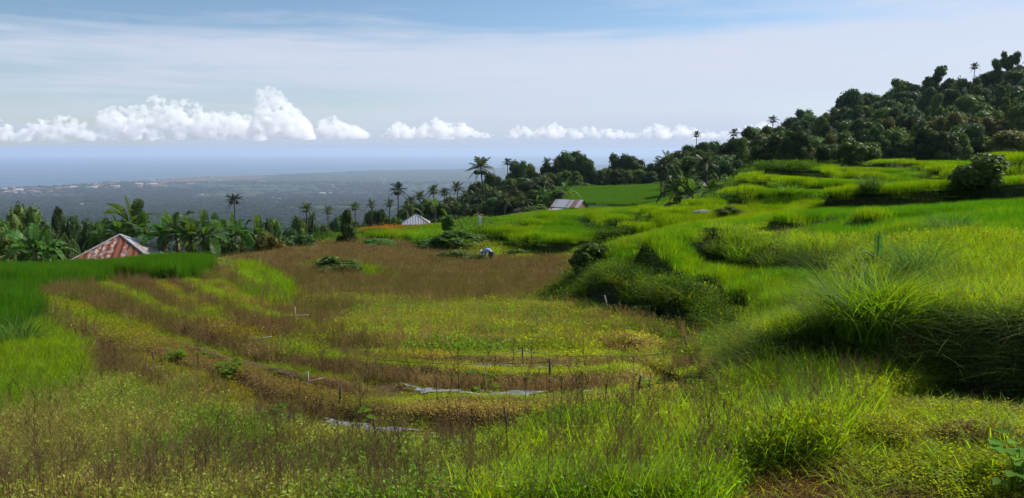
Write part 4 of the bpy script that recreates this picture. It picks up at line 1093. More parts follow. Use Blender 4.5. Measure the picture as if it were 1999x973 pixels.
for i, (px, py, w, Y, kd, mi) in enumerate(belt):
    tree_top(px, py, Y, w * 1.15, kd, mi, f'{ORD[i + 1]} {["dark", "green", "olive"][mi]} {kd.replace("dome", "rounded").replace("spread", "spreading")} tree of the tree belt behind the pyramid roof', 'belt of trees behind the green fields', hmin=3)
# left wood behind the paddy
lw_ = [(10,398,70,75,'spread',3),(45,408,70,85,'dome',1),(80,412,60,95,'spread',0),(112,405,50,110,'cone',0),(140,425,50,100,'dome',0),(30,436,80,62,'spread',3),(75,442,70,66,'dome',0),(110,432,60,75,'spread',0),(170,432,50,90,'dome',0),(190,440,46,80,'dome',1),(150,450,66,58,'bush',2),(20,466,60,54,'bush',2),(48,476,56,50,'bush',1),(-30,410,80,80,'spread',3),(-20,450,90,60,'dome',1),
 (0,480,50,48,'bush',2),(90,484,40,48,'bush',2),(120,458,40,60,'dome',0),(185,468,50,57,'bush',0),(520,440,62,49,'bush',2),(578,440,56,51,'bush',0),(545,452,40,53,'bush',0),(470,455,50,52,'bush',0),(430,458,60,53,'dome',0),(385,462,60,55,'bush',0),(330,455,60,58,'bush',0),(225,448,60,62,'bush',0),(290,452,60,62,'bush',0)]
for i, (px, py, w, Y, kd, mi) in enumerate(lw_):
    tree_top(px, py, Y, w * 1.1, kd, mi, f'{ORD[i + 1]} {["dark green", "green", "yellow-flowering", "fresh green"][mi]} {"bush" if kd == "bush" else "tree"} in thicket round the rusty roof', 'thicket behind the left paddy', name='bush' if kd == 'bush' else 'broadleaf_tree')
tree_top(677, 409, 55, 46, 'cone', 0, 'dark upright tree standing alone at the far edge of the brown field', name='upright_tree')
tree_top(668, 455, 54.5, 34, 'bush', 0, 'low dark bush at the foot of the lone upright tree', name='bush')

# palms
coconut(938, 328, 175, 4.2, 'tall coconut palm rising against the sea above the ridge', base_px=946, vi=0)
coconut(991, 317, 232, 2.6, 'small dark palm head poking above the ridge trees', dark=True)
coconut(457, 390, 150, 2.7, 'lone palm behind the banana clump with the plain beyond', dark=True, vi=1)
coconut(777, 371, 172, 2.9, 'palm standing over the tree belt near the pyramid roof', dark=True)
coconut(1360, 263, 262, 2.4, 'leftmost of the three palms on the hilltop skyline', 'palms on the skyline', dark=True)
coconut(1433, 260, 262, 2.7, 'middle one of the three palms on the hilltop skyline', 'palms on the skyline', dark=True)
coconut(1509, 234, 262, 2.7, 'highest of the three palms on the skyline below the hill shoulder', 'palms on the skyline', dark=True)
coconut(1903, 130, 262, 2.6, 'thin palm high on the hill skyline between the tall trees', 'palms on the skyline', dark=True)
coconut(1291, 322, 128, 2.6, 'slender palm with bare trunk beside the striped field', base_px=1292)
coconut(1305, 316, 129, 2.7, 'second slender palm close behind its twin by the striped field', base_px=1298)
coconut(1378, 318, 118, 3.6, 'broad palm above the banana clumps in the middle distance', base_px=1380)
coconut(1418, 355, 100, 1.6, 'low young palm among the banana clumps')
coconut(1533, 322, 104, 2.9, 'low palm with pale arching fronds in front of the hill')
coconut(1972, 262, 160, 2.6, 'pale banana-like palm on the slope near the hill top end')
for i, (px, py, Y, L) in enumerate([(820,384,176,2.2),(846,372,178,2.5),(868,376,176,2.3),(893,366,180,2.6),(908,384,150,2.3),(962,376,165,2.6),(985,390,150,2.4),(1003,368,160,2.6),(1040,360,165,2.6),(1063,352,180,2.6),(802,392,165,2.2),(760,398,160,2.0),(725,400,165,2.1),(693,404,165,2.0),(640,412,150,2.0),(598,408,130,2.0),(610,424,120,1.6),(875,396,150,2.2),(930,384,150,2.6),(1022,392,140,2.4),(1068,318,236,2.6),(1085,318,238,2.4)]):
    coconut(px, py, Y, L, f'{ORD[i + 1]} palm of the tree belt between the pyramid roof and the ridge', 'palms in the tree belt')

# banana plants
bl = [(255,432,56,2.3,'tallest banana plant, behind the rusty roof'),(232,452,55,1.8,'banana plant leaning out just left above the roof peak'),(285,452,54,1.8,'banana plant touching the right roof slope'),(205,462,57,1.7,'banana plant behind the left roof edge'),(318,458,52,1.9,'banana plant in the clump right of the roof'),(345,452,52,2.0,'banana plant with upright leaves right of the roof'),(372,465,50,2.2,'banana plant with big drooping leaves at the field corner'),(398,462,50,2.0,'banana plant at the corner of the brown field'),
 (425,455,54,1.7,'banana plant under the lone dark palm'),(448,452,56,1.7,'small banana plant beside the lone dark palm'),(472,456,54,1.6,'banana plant left of the yellow-tipped bush'),(500,452,55,1.5,'banana plant behind the yellow-tipped bush'),(68,486,46,2.0,'banana plant with one stiff upright leaf in the left thicket'),(95,492,46,1.6,'low banana plant in front of the left thicket'),(45,492,47,1.5,'small banana plant low in the left thicket')]
for i, (px, py, Y, L, lb) in enumerate(bl): banana(px, py, Y, L, lb, dry=i in (5, 7, 1))
bm = [(1322,372,86,2.2,'leftmost banana of the dark clump by the terraces'),(1338,362,87,2.3,'tallest banana of the dark clump by the terraces'),(1352,376,85,2.0,'right banana of the dark clump by the terraces'),(1392,378,78,2.0,'left banana of the clump at the terrace corner'),(1408,372,78,2.1,'middle banana of the clump at the terrace corner'),(1422,382,76,1.8,'right banana of the clump at the terrace corner'),(1336,384,84,1.8,'lower banana in front of the dark clump'),
 (795,408,140,2.4,'banana plant behind the pyramid roof'),(850,406,135,2.6,'banana plant right of the pyramid roof'),(1105,372,140,2.4,'banana plant above the grey shed roof'),(1062,384,135,2.4,'banana plant left of the grey shed')]
for i, (px, py, Y, L, lb) in enumerate(bm): banana(px, py, Y, L, lb, 'banana plants along the far field edges', dry=i % 3 == 0)
for i, (px, py, w, Y, lb) in enumerate([(1338,372,60,86.5,'dark bush under the tallest terrace bananas'),(1310,398,60,84,'dark low bush spreading left of the banana clump'),(1408,385,60,78.5,'dark bush under the terrace corner bananas'),(1372,384,50,83,'bright bush between the two banana clumps')]):
    tree_top(px, py, Y, w, 'bush', 3 if i == 3 else 0, lb, 'bushes by the terraces', name='bush', hmin=1.2)

# far woods on the plain
fw = []
for s in range(4):
    v0, f0 = ico(1); g = np.random.default_rng(1000 + s); mb = MB()
    for i in range(7):
        a = g.random() * 6.28; r = .55 * math.sqrt(g.random()); R = .28 + .22 * g.random()
        mb.add(v0 * R * (1 + .35 * (g.random((len(v0), 1)) - .5)) * (1, 1, .8) + (r * math.cos(a), r * math.sin(a), .25 + .3 * g.random()), None, f0)
    P = g.normal(0, .5, (60, 3)) * (1, 1, .5) + (0, 0, .5); v, q = leaf_set(60, P, .13, s, up=.5); mb.add(v, q)
    fw.append(mb.mesh('grove', None))
X3, Y3 = sow(60000, 12, 262, 9500, .80, .92)
Z3 = H(X3, Y3); cl = fbm(X3, Y3, 700, 61, 5); keep = ((cl < .60) | (np.random.default_rng(1).random(len(X3)) < .15)) & ~((X3 / Y3 > .19) & (Y3 < 330))
ppx3, _ = project(X3, Y3, np.full_like(X3, SEA)); cd3 = 400 * FPX / (np.interp(ppx3, cpx, cpy) - EYE); keep &= Y3 < cd3 - 250
X3, Y3, Z3, cl = X3[keep], Y3[keep], Z3[keep], cl[keep]; n = len(X3); g = np.random.default_rng(4)
w3 = np.clip(Y3 / 170, 2.4, 26) * (.7 + .7 * g.random(n)); h3 = np.clip(Y3 / 300, 6, 13) * (.6 + .8 * g.random(n))
instancer('woodland', fw, np.stack([X3, Y3, Z3], 1), g.random(n) * 6.28, np.stack([w3, w3, h3], 1), mixcol((.009, .019, .012), (.026, .044, .018), g.random(n)) , g.integers(0, 4, n), M_WOODS, 'dark green woodland covering the distant plain', 'woodland')

# ------------------------------------------------------------------ buildings
def mat_tin(name, base, rust, amount, ribs=9.0, axis=0, metal=.5):
    m, nt = mat_new(name); k = NT(nt); tcn = k.n('ShaderNodeTexCoord').outputs['Object']
    sep = k.n('ShaderNodeSeparateXYZ', {0: tcn})
    sheet = k.math('FLOOR', k.math('MULTIPLY', sep.outputs[axis], 2.1)); 
    wn_ = k.n('ShaderNodeTexWhiteNoise', {'W': sheet}, noise_dimensions='1D').outputs[0]
    mp = k.n('ShaderNodeMapping', {'Vector': tcn, 'Scale': (3, 3, .6)}).outputs[0]
    nz = k.noise(mp, 1.4, 7, .65); nz2 = k.noise(tcn, 9, 5, .6)
    f = k.math('ADD', k.math('ADD', nz, k.math('MULTIPLY', wn_, .55)), k.math('MULTIPLY', nz2, .12))
    fac = k.ramp(f, [(max(0, 1.05 - amount) * .6, 0), (max(0, 1.05 - amount) * .6 + .10, 1)])
    c = k.mix(fac, base, k.ramp(nz2, [(.3, tuple(x * .55 for x in rust)), (.7, rust)]))
    pb = k.n('ShaderNodeBsdfPrincipled', {'Base Color': c, 'Roughness': .55})
    nt.links.new(k.math('MULTIPLY', k.math('SUBTRACT', 1.0, fac), metal), pb.inputs['Metallic'])
    k.n('ShaderNodeOutputMaterial', {0: pb.outputs[0]}); return m
M_RUST = mat_tin('rusted_tin', (.36, .31, .28), (.23, .065, .03), .14, metal=.1)
M_ZINC = mat_tin('zinc_tin', (.22, .25, .30), (.24, .18, .15), -.55, metal=.25)
M_ZINC2 = mat_tin('weathered_tin', (.36, .38, .42), (.25, .12, .08), -.32, metal=.25)
M_WALLW = mat_simple('bamboo_wall', (.24, .17, .11), .9, 6, (.12, .08, .055), .01, stretch=(4, 4, .3))
M_POST = mat_simple('timber_post', (.09, .07, .05), .9, 10, (.05, .038, .028), .01, stretch=(1, 1, .2))
M_TRIM = mat_simple('tin_ridge', (.36, .37, .40), .5, 4, (.25, .23, .22))
M_PLASTER = mat_simple('plaster', (.30, .28, .26), .9, 5, (.30, .28, .25))

def corrugated(mb, a, b, c, d, n=40, amp=.022):
    """sheet between eave a-b and top d-c with ribs running up the slope"""
    a, b, c, d = [np.array(q, float) for q in (a, b, c, d)]; nrm = np.cross(b - a, (c + d) / 2 - a); nrm /= np.linalg.norm(nrm)
    V = []; rows_ = 6
    if np.allclose(c, d):                      # hipped face: ribs run straight up and stop at the hip
        mid = (a + b) / 2; up = c - mid
        for j in range(rows_ + 1):
            for i in range(n + 1):
                u = i / n; V.append(a + (b - a) * u + up * (1 - abs(2 * u - 1)) * (j / rows_) + nrm * (amp * (1 if i % 2 else -1)))
    for j in range(rows_ + 1) if not V else []:
        v = j / rows_
        for i in range(n + 1):
            u = i / n; p = (a * (1 - u) + b * u) * (1 - v) + (d * (1 - u) + c * u) * v
            V.append(p + nrm * (amp * (1 if i % 2 else -1)))
    w = n + 1; Q = [(j * w + i, j * w + i + 1, (j + 1) * w + i + 1, (j + 1) * w + i) for j in range(rows_) for i in range(n)]
    mb.add(V, Q)
def hip_house(px, py, Y, hw, hd, rise, rz, wall_h, label, m_front, m_side, name, over=.35, ridge=0.0, openw=False, group=None):
    """pyramid-roofed hut; apex at pixel (px, py)"""
    x, y, z = [float(q) for q in pix(px, py, Y)]; e = z - rise; g0 = min(gz(x, Y), e - wall_h)
    t = thing(name, label, 'hut', (x, y, g0), rz, group); E = e - g0; A = E + rise
    c = [(-hw, -hd, E), (hw, -hd, E), (hw, hd, E), (-hw, hd, E)]; r1, r2 = (-ridge, 0, A), (ridge, 0, A)
    f = MB(); corrugated(f, c[0], c[1], r2, r1, int(hw * 10)); rf = f.build('roof', m_front, t)
    s_ = MB(); corrugated(s_, c[1], c[2], r2, r2, int(hd * 10)); corrugated(s_, c[3], c[0], r1, r1, int(hd * 10)); corrugated(s_, c[2], c[3], r1, r2, int(hw * 10)); rs = s_.build('roof_sides', m_side, t)
    tr_ = MB()
    for p, q in ((c[0], r1), (c[1], r2), (c[2], r2), (c[3], r1)):
        P = np.array(p) + (0, 0, .035); Qn = np.array(q) + (0, 0, .035); tr_.tube([P, Qn], .055, 6)
    tr_.build('ridge_cap', M_TRIM, t)
    iw, idp = hw - over, hd - over
    if not openw:
        w_ = MB(); w_.box((0, -idp, E / 2 - .04), (iw * 2, .1, E - .08)); w_.box((0, idp, E / 2 - .04), (iw * 2, .1, E - .08)); w_.box((-iw + .05, 0, E / 2 - .04), (.1, idp * 2 - .1, E - .08)); w_.box((iw - .05, 0, E / 2 - .04), (.1, idp * 2 - .1, E - .08)); w_.build('wall', M_WALLW, t)
        d_ = MB(); d_.box((.3, -idp - .07, E - .9), (.8, .04, 1.6)); d_.build('door', M_POST, t)
    for sx_, sy_ in ((-1, -1), (1, -1), (1, 1), (-1, 1)):
        p_ = MB(); p_.tube([(sx_ * iw, sy_ * idp - .02, -.2), (sx_ * iw, sy_ * idp - .02, E - .02)], .07, 8); p_.build('post', M_POST, t)
    return t
hut = hip_house(234, 459, 50, 2.55, 2.1, 1.5, R_(9), 1.7, 'hut with rust-red corrugated pyramid roof behind the left paddy', M_RUST, M_ZINC, 'rusty_roof_hut')
hip_house(812, 419, 118, 2.2, 2.2, 1.35, R_(8), .9, 'small hut with pale grey pyramid roof beside orange flowers', M_ZINC, M_ZINC, 'field_hut', openw=True)
# grey shed with a lean-to and a bamboo gable
def shed():
    Y = 122; x, y, z = [float(q) for q in pix(1112, 390, Y)]; E = 2.1; A = E + 1.15; g0 = z - A
    t = thing('field_shed', 'low shed with patched grey tin roof and brown woven gable at the field edge', 'shed', (x, y, g0), R_(-35))
    hw, hd = 2.6, 1.7
    f = MB(); corrugated(f, (-hw, -hd, E), (hw * .35, -hd, E), (hw * .35, 0, A), (-hw, 0, A), 40); corrugated(f, (hw * .35 + .03, -hd, E + .05), (hw, -hd, E + .05), (hw, 0, A + .05), (hw * .35 + .03, 0, A + .05), 20)
    corrugated(f, (hw, hd, E), (-hw, hd, E), (-hw, 0, A), (hw, 0, A), 60); r_ = f.build('roof', M_ZINC2, t)
    lo = MB(); corrugated(lo, (-hw, -hd - 1.1, E - .62), (hw * .4, -hd - 1.1, E - .62), (hw * .4, -hd + .08, E - .05), (-hw, -hd + .08, E - .05), 40); lo.build('lean_to_roof', mat_tin('patched_tin', (.42, .42, .44), (.26, .09, .06), -.15, metal=.25), t)
    w_ = MB(); o = .18
    for sx_ in (-1, 1):
        X_ = sx_ * (hw - o); w_.add([(X_, -hd + o, 0), (X_, hd - o, 0), (X_, hd - o, E - .02), (X_, 0, A - .15), (X_, -hd + o, E - .02)], [(0, 1, 2, 4)], [(4, 2, 3)])
    w_.box((0, -hd + o, E / 2 - .06), (hw * 2 - 2 * o - .1, .08, E - .12)); w_.box((0, hd - o, E / 2 - .06), (hw * 2 - 2 * o - .1, .08, E - .12)); w_.build('wall', M_WALLW, t)
    for X_ in (-hw + .2, 0, hw * .4 - .1):
        p_ = MB(); p_.tube([(X_, -hd - 1.0, -.2), (X_, -hd - 1.0, E - .64)], .06, 8); p_.build('post', M_POST, t)
    d_ = MB(); d_.box((.6, -hd + o - .07, .85), (.8, .04, 1.6)); d_.build('door', M_POST, t)
shed()
# small far buildings on the plain and along the coast
M_WHITE = mat_simple('pale_roof', (.40, .40, .39), .7, .05, (.3, .3, .29)); M_RED = mat_simple('tile_roof', (.30, .13, .09), .8, .05, (.22, .10, .07))
def far_house(seed, mr):
    mb = MB(); mb.box((0, 0, .25), (1, .7, .5)); w_ = mb.mesh('wall', M_PLASTER)
    r_ = MB(); r_.add([(-.56, -.42, .48), (.56, -.42, .48), (.56, .42, .48), (-.56, .42, .48), (-.4, 0, .85), (.4, 0, .85)], [(0, 1, 5, 4), (2, 3, 4, 5)], [(1, 2, 5), (3, 0, 4)])
    return w_, r_.mesh('roof', mr)
FH = [far_house(0, M_WHITE), far_house(1, M_RED)]
fh = [(38,374,0,60),(98,357,0,40),(143,369,0,60),(70,416,0,26),(230,357,0,36),(272,363,0,70),(300,363,0,70),(292,354,0,36),(160,402,0,18),(508,355,0,30),(506,343,0,34),(515,357,0,30),(394,383,0,26),(415,350,0,40),(630,381,0,46),(645,380,0,26),(648,363,0,22),(652,366,0,22),(626,359,0,20),(600,356,0,20),
      (857,356,0,20),(893,355,0,24),(875,362,0,20),(545,391,0,18),(540,397,0,16),(560,390,0,16),(533,388,0,16),(745,349,0,24),(752,352,0,24),(785,375,0,16),(870,366,0,20),(852,350,0,24)]
rgf = np.random.default_rng(31)
for i in range(46): fh.append((rgf.uniform(0, 440), 0, 1 if rgf.random() < .7 else 0, rgf.uniform(26, 60)))
for i, (px, py, ty, s_) in enumerate(fh):
    if py == 0:
        crow_ = np.interp(px, cpx, cpy); py = crow_ + 3 + rgf.uniform(0, 14)
    X_, Y_, Z_ = hit(px, py, H, 400, 15000); x, y = float(X_[0]), float(Y_[0])
    z = gz(x, y) + 7
    t = thing('distant_building', ('tiny red-roofed building in the hazy coastal town' + (' near the left edge' if px < 150 else ' above the banana plants' if px < 320 else ' toward its thin right end') if ty else ('large ' if s_ > 44 else 'tiny ') + 'pale building on the hazy plain' + (' at the coast' if y > 7000 else ' well inland')), 'building', (x, y, z), rgf.uniform(-.6, .6), 'red roofs of the coastal town' if ty else 'pale buildings on the distant plain', (s_, s_ * .8, s_ * .42))
    link('wall', FH[ty][0], t); link('roof', FH[ty][1], t)

# ------------------------------------------------------------------ plants that stand out
def gh(px, py, y0=4.5):
    X_, Y_, Z_ = hit(px, py, H, y0); return float(X_[0]), float(Y_[0]), float(Z_[0])
def ico_mesh_bush(nm, seed, mat, n=2600, leaf=.045, spiky=False):
    return crown_mesh(nm, 'bush', seed, mat, n, leaf)
BUSHM = [crown_mesh('foliage', 'bush', 700 + i, M_SHRUB, 2200, .05) for i in range(3)]
BUSHD = [crown_mesh('foliage', 'bush', 720 + i, M_TREE[1], 2400, .045) for i in range(2)]
def shrub(px, py, w, h, label, mesh, name='shrub', cat='shrub', lean=(0, 0)):
    x, y, z = gh(px, py); t = thing(name, label, cat, (x, y, z), random.random() * 6.28, None)
    f = link('foliage', mesh, t, (0, 0, -.05)); f.scale = (w / .84, w / .84, h); f.rotation_euler = (lean[0], lean[1], 0)
    s_ = link('stem', random.choice(TRUNKS), t); s_.scale = (w * .9, w * .9, h)
    return t
shrub(1158, 535, 1.5, 1.35, 'leafy round shrub leaning over the bank at the brown field corner', BUSHM[0])
shrub(652, 534, 1.9, .95, 'low dark shrub island in the middle of the brown field', BUSHD[0])
shrub(1908, 372, 2.4, 2.0, 'dark leafy shrub on the upper right terraces', BUSHD[1])
shrub(1420, 424, 1.6, .7, 'low dark bush on the rice bund below the banana clump', BUSHD[0])
shrub(885, 517, 2.6, 1.0, 'pale green bushy mound beside the bending farmer', BUSHM[1])
shrub(930, 516, 1.8, .8, 'smaller leafy mound just left of the farmer', BUSHM[2])
shrub(1010, 508, 1.6, .8, 'grassy mound right of the farmer under the rice bank', BUSHM[1])
shrub(735, 486, 3.0, 1.0, 'low weeds at the foot of the green field beside the lone tree', BUSHM[2])
shrub(850, 492, 3.0, 1.2, 'big tangled weed clump on the far bank of the brown field', BUSHM[0])
shrub(890, 485, 3.0, 1.5, 'upright weed clump under the leaning leafy stem', BUSHM[1])
shrub(1095, 588, .9, .5, 'dark bush at the shadowed foot of the bank', BUSHD[0])
shrub(1385, 672, .8, .45, 'leafy shrub in the hollow under the rice edge', BUSHM[2])
shrub(1275, 622, 1.0, .45, 'dark green weed clump halfway down the shaded bank', BUSHM[0])
shrub(1335, 648, .9, .4, 'bright weed clump in the middle of the shaded bank', BUSHM[1])
shrub(1790, 600, .35, .28, 'small dark dead tuft on the yellow grass slope', mesh=crown_mesh('foliage', 'bush', 801, mat_plant('dead_leaf', (.06, .045, .03), .1, .7), 900, .05), name='dead_tuft', cat='dead plant')
M_GRT = mat_plant('clump_blade', (.095, .180, .018), .5, .6, .9, None, .04, .12)
M_GRD = mat_plant('clump_blade_dark', (.055, .105, .022), .45, .65, .9, None, .04, .04)
def tuft_mesh(nm, seed, n, h, w, bend, lean, rad, mat):
    V, Q, T = blade_set(n, rad, h, w, bend, 6, seed, .4, lean); return mesh_np(nm, V, Q, T, mat)
def tuft(px, py, h, n, label, mat=M_GRT, bend=.8, lean=.5, rad=.18, w=.008, name='grass_clump'):
    x, y, z = gh(px, py); me = tuft_mesh(name, int(px), n, h, w, bend, lean, rad, mat)
    o = link(name, me, None, (x, y, z - .03)); tag(o, label, 'grass clump'); return o
tuft(1700, 655, 1.0, 900, 'largest arching grass clump spilling over the dark bank', rad=.4, w=.008)
tuft(1640, 660, .8, 500, 'arching grass spilling beside the largest clump', rad=.3)
tuft(1790, 560, 1.0, 420, 'arching pale-bladed clump right of the banana seedling', M_GRD, rad=.22)
tuft(1850, 580, .8, 380, 'drooping fine-bladed clump behind the shaded bank corner', M_GRD, 1.1, .6, .22, .006)
tuft(1610, 548, 1.25, 1300, 'dome-shaped weeping grass clump with a dark centre', M_GRD, 1.25, .55, .35, .007)
tuft(1455, 522, .8, 900, 'tall fresh green grass clump on the rice bank', M_GRT, .55, .35, .5, .010)
tuft(1515, 534, .65, 600, 'fresh green grass clump between the two big clumps', M_GRT, .6, .4, .4, .010)
tuft(1410, 507, .65, 500, 'first green grass clump at the bank end', M_GRT, .6, .4, .4, .010)
tuft(1700, 378, .9, 300, 'tall cane-like grass clump on the upper terraces', M_GRD, .5, .3, .5, .018)
tuft(1540, 386, .8, 300, 'rounded grass clump under the first rice terrace', M_GRT, .6, .4, .5, .018)
tuft(1975, 356, 1.1, 400, 'reed-like clump beside the dark terrace shrub', M_GRT, .5, .3, .5, .018)
tuft(1850, 474, .8, 500, 'leaning grass clump at the edge of the near rice', M_GRD, .7, .5, .35, .010)
tuft(830, 485, 1.5, 420, 'spiky pale grass clump on the far bank', M_GRT, .4, .35, .8, .02)
tuft(30, 690, .8, 420, 'blue-green arching clump in the bright grass by the left paddy', M_GRD, .8, .6, .25, .008)
tuft(60, 640, .5, 300, 'dark tuft at the corner of the left paddy', M_GRD, .6, .4, .3, .008)
tuft(1110, 960, .34, 240, 'dense dark green tuft near the bottom edge', M_GRT, .4, .3, .12, .004)
tuft(1560, 855, .55, 360, 'upright weedy tuft in front of the dark hollow', M_GRT, .4, .3, .35, .004)
tuft(1620, 800, .6, 320, 'fine stemmed tuft under the overhanging bank', M_GRT, .35, .3, .3, .004)
# young banana in the grass
def seedling():
    x, y, z = gh(1712, 535); t = thing('banana_seedling', 'young banana with one tall dark leaf standing in the long grass', 'banana plant', (x, y, z), 0)
    g = np.random.default_rng(3); s_ = link('stem', BANSTEM, t); s_.scale = (.5, .5, .42)
    for az_, el, L, w_, dr in ((1.2, 1.42, 1.05, .34, .05), (3.0, .75, .95, .26, .35), (3.5, .35, .9, .26, .5), (.2, .85, .7, .2, .4), (5.6, .25, .7, .26, .4)):
        mb = MB(); ban_leaf(mb, (0, 0, .38), az_, el, L * .85, w_ * .85, dr, g); mb.build('leaf', M_BAN, t, True)
    t.scale = (.72, .72, .72)
seedling()
# broad-leaved weeds close to the path
M_BROAD = mat_plant('broad_leaf', (.095, .190, .018), .5, .6, .5, None, .04, .03)
def broad(px, py, sz, n, label, seed):
    g = np.random.default_rng(seed); mb = MB(); x, y, z = gh(px, py)
    for i in range(n):
        a = g.random() * 6.28; r = sz * (.2 + .9 * g.random()); h = sz * (.5 + 1.1 * g.random()); c = np.array([r * math.cos(a), r * math.sin(a), h])
        mb.tube([(0, 0, 0), c * (.5, .5, .7), c], [.003, .0025, .002], 4, False)
        L = sz * (.45 + .35 * g.random()); d = np.array([math.cos(a + g.normal(0, .5)), math.sin(a + g.normal(0, .5)), .25 - .5 * g.random()]); d /= np.linalg.norm(d); s = np.cross(d, (0, 0, 1)); s /= np.linalg.norm(s); u = np.cross(s, d)
        P = [c]; m_ = [(.12, .34), (.38, .46), (.7, .34), (.9, .14)]
        Lf = [c + d * L * t_ - s * L * w_ + u * L * .12 for t_, w_ in m_]; Rt = [c + d * L * t_ + s * L * w_ + u * L * .12 for t_, w_ in m_]; Md = [c + d * L * t_ for t_, w_ in m_]; tip = c + d * L * 1.05
        V = [c] + Lf + Md + Rt + [tip]
        mb.add(V, [(1, 5, 6, 2), (2, 6, 7, 3), (3, 7, 8, 4), (5, 9, 10, 6), (6, 10, 11, 7), (7, 11, 12, 8)], [(0, 5, 1), (0, 9, 5), (4, 8, 13), (8, 12, 13)])
    o = mb.build('broad_leaved_weed', M_BROAD, None, True); o.location = (x, y, z); tag(o, label, 'weed plant')
for i, a in enumerate([(1425,925,.17,14,'bright heart-leaved weed clump in front of the hollow'),(1465,925,.15,10,'heart-leaved weed just right of the similar bright clump'),(1990,935,.16,14,'heart-leaved weed at the right picture edge'),(1975,965,.14,10,'low heart-leaved weed below its twin at the right edge'),
    (290,962,.18,16,'dark broad-leaved weed at the bottom of the foreground tangle'),(250,955,.14,9,'small broad-leaved weed beside the dark foreground one'),(1240,962,.13,10,'yellow-green broad-leaved weed by the dark posts'),(705,968,.14,8,'broad-leaved weed at the foot of the pale stick'),(1020,875,.16,12,'broad-leaved weed below the long brown bund'),
    (690,846,.16,10,'leafy weed in the gap of the lower mulch strip'),(1270,765,.13,14,'squash-like weed above the brown bund'),(1370,778,.17,9,'heart-leaved weed near the bund end'),(1060,675,.16,10,'large-leaved weed in the fourth row'),(560,855,.2,12,'leafy weed beside the lower mulch strip'),(450,738,.15,34,'dense leafy patch by the long mulch strip'),(345,708,.14,30,'leafy patch at the upper part of the mulch strip'),(945,765,.18,9,'yellowish leaf clump between two mulch strips')]):
    broad(*a, 50 + i)
# bare dry plants near the camera, each standing on its own
M_TWIG = mat_simple('dry_twig', (.085, .052, .034), .9, 20, (.05, .032, .022))
TW = [];
for i in range(6):
    V_, Q_, T_ = stalk_set(1, .01, .62, .0042, 1200 + i, 9); TW.append(mesh_np('dry_chilli_plant', V_, Q_, T_, M_TWIG))
gtw = np.random.default_rng(12); cnt = 0
for k in range(700):
    if cnt >= 150: break
    px = gtw.uniform(-20, 1500); py = gtw.uniform(690, 1010)
    if px > 1380 and py < 900: continue
    if px < 190 and py < 800: continue
    X_, Y_, Z_ = hit(px, py, H); x, y, z = float(X_[0]), float(Y_[0]), float(Z_[0])
    o = link('dry_chilli_plant', TW[k % 6], None, (x, y, z - .02)); s_ = gtw.uniform(.65, 1.1); o.scale = (s_, s_, s_); o.rotation_euler = (gtw.normal(0, .08), gtw.normal(0, .08), gtw.uniform(0, 6.28))
    tag(o, f"{'tallest' if s_ > 1.03 else 'tall' if s_ > .94 else 'middling' if s_ > .84 else 'short' if s_ > .74 else 'stunted'} bare dried chilli plant, {'behind the brown bund' if py < 800 else 'just below the brown bund' if py < 880 else 'near the bottom edge'}, {'left end' if px < 350 else 'left of middle' if px < 700 else 'middle' if px < 1050 else 'toward the dark bank'}", 'dry plant', 'dried chilli plants in the near rows'); cnt += 1

# ------------------------------------------------------------------ mulch, posts, sticks, scarer, stones, farmer
m, nt = mat_new('mulch_plastic'); k_ = NT(nt); tcn = k_.n('ShaderNodeTexCoord').outputs['Object']
nz = k_.noise(tcn, 5, 6, .6)
pb = k_.n('ShaderNodeBsdfPrincipled', {'Base Color': k_.ramp(nz, [(.35, (.14, .15, .17)), (.62, (.27, .29, .33))]), 'Roughness': .38, 'Metallic': .2, 'Normal': k_.n('ShaderNodeBump', {'Strength': .7, 'Distance': .05, 'Height': nz}).outputs[0]})
k_.n('ShaderNodeOutputMaterial', {0: pb.outputs[0]}); M_MULCH = m
mlab = ['short silver plastic mulch sheet beside the bright grass on the left','long silver mulch strip running diagonally down the left rows','silver mulch strip in the upper middle row','long silver mulch strip across the third row on the right','long silver mulch strip across the row above the brown bund','narrow silver mulch strip touching the brown bund','broken silver mulch piece left of the lower strip','grey mulch strip below the brown bund','small torn mulch piece in the second row','thin mulch strip near the top of the left rows']
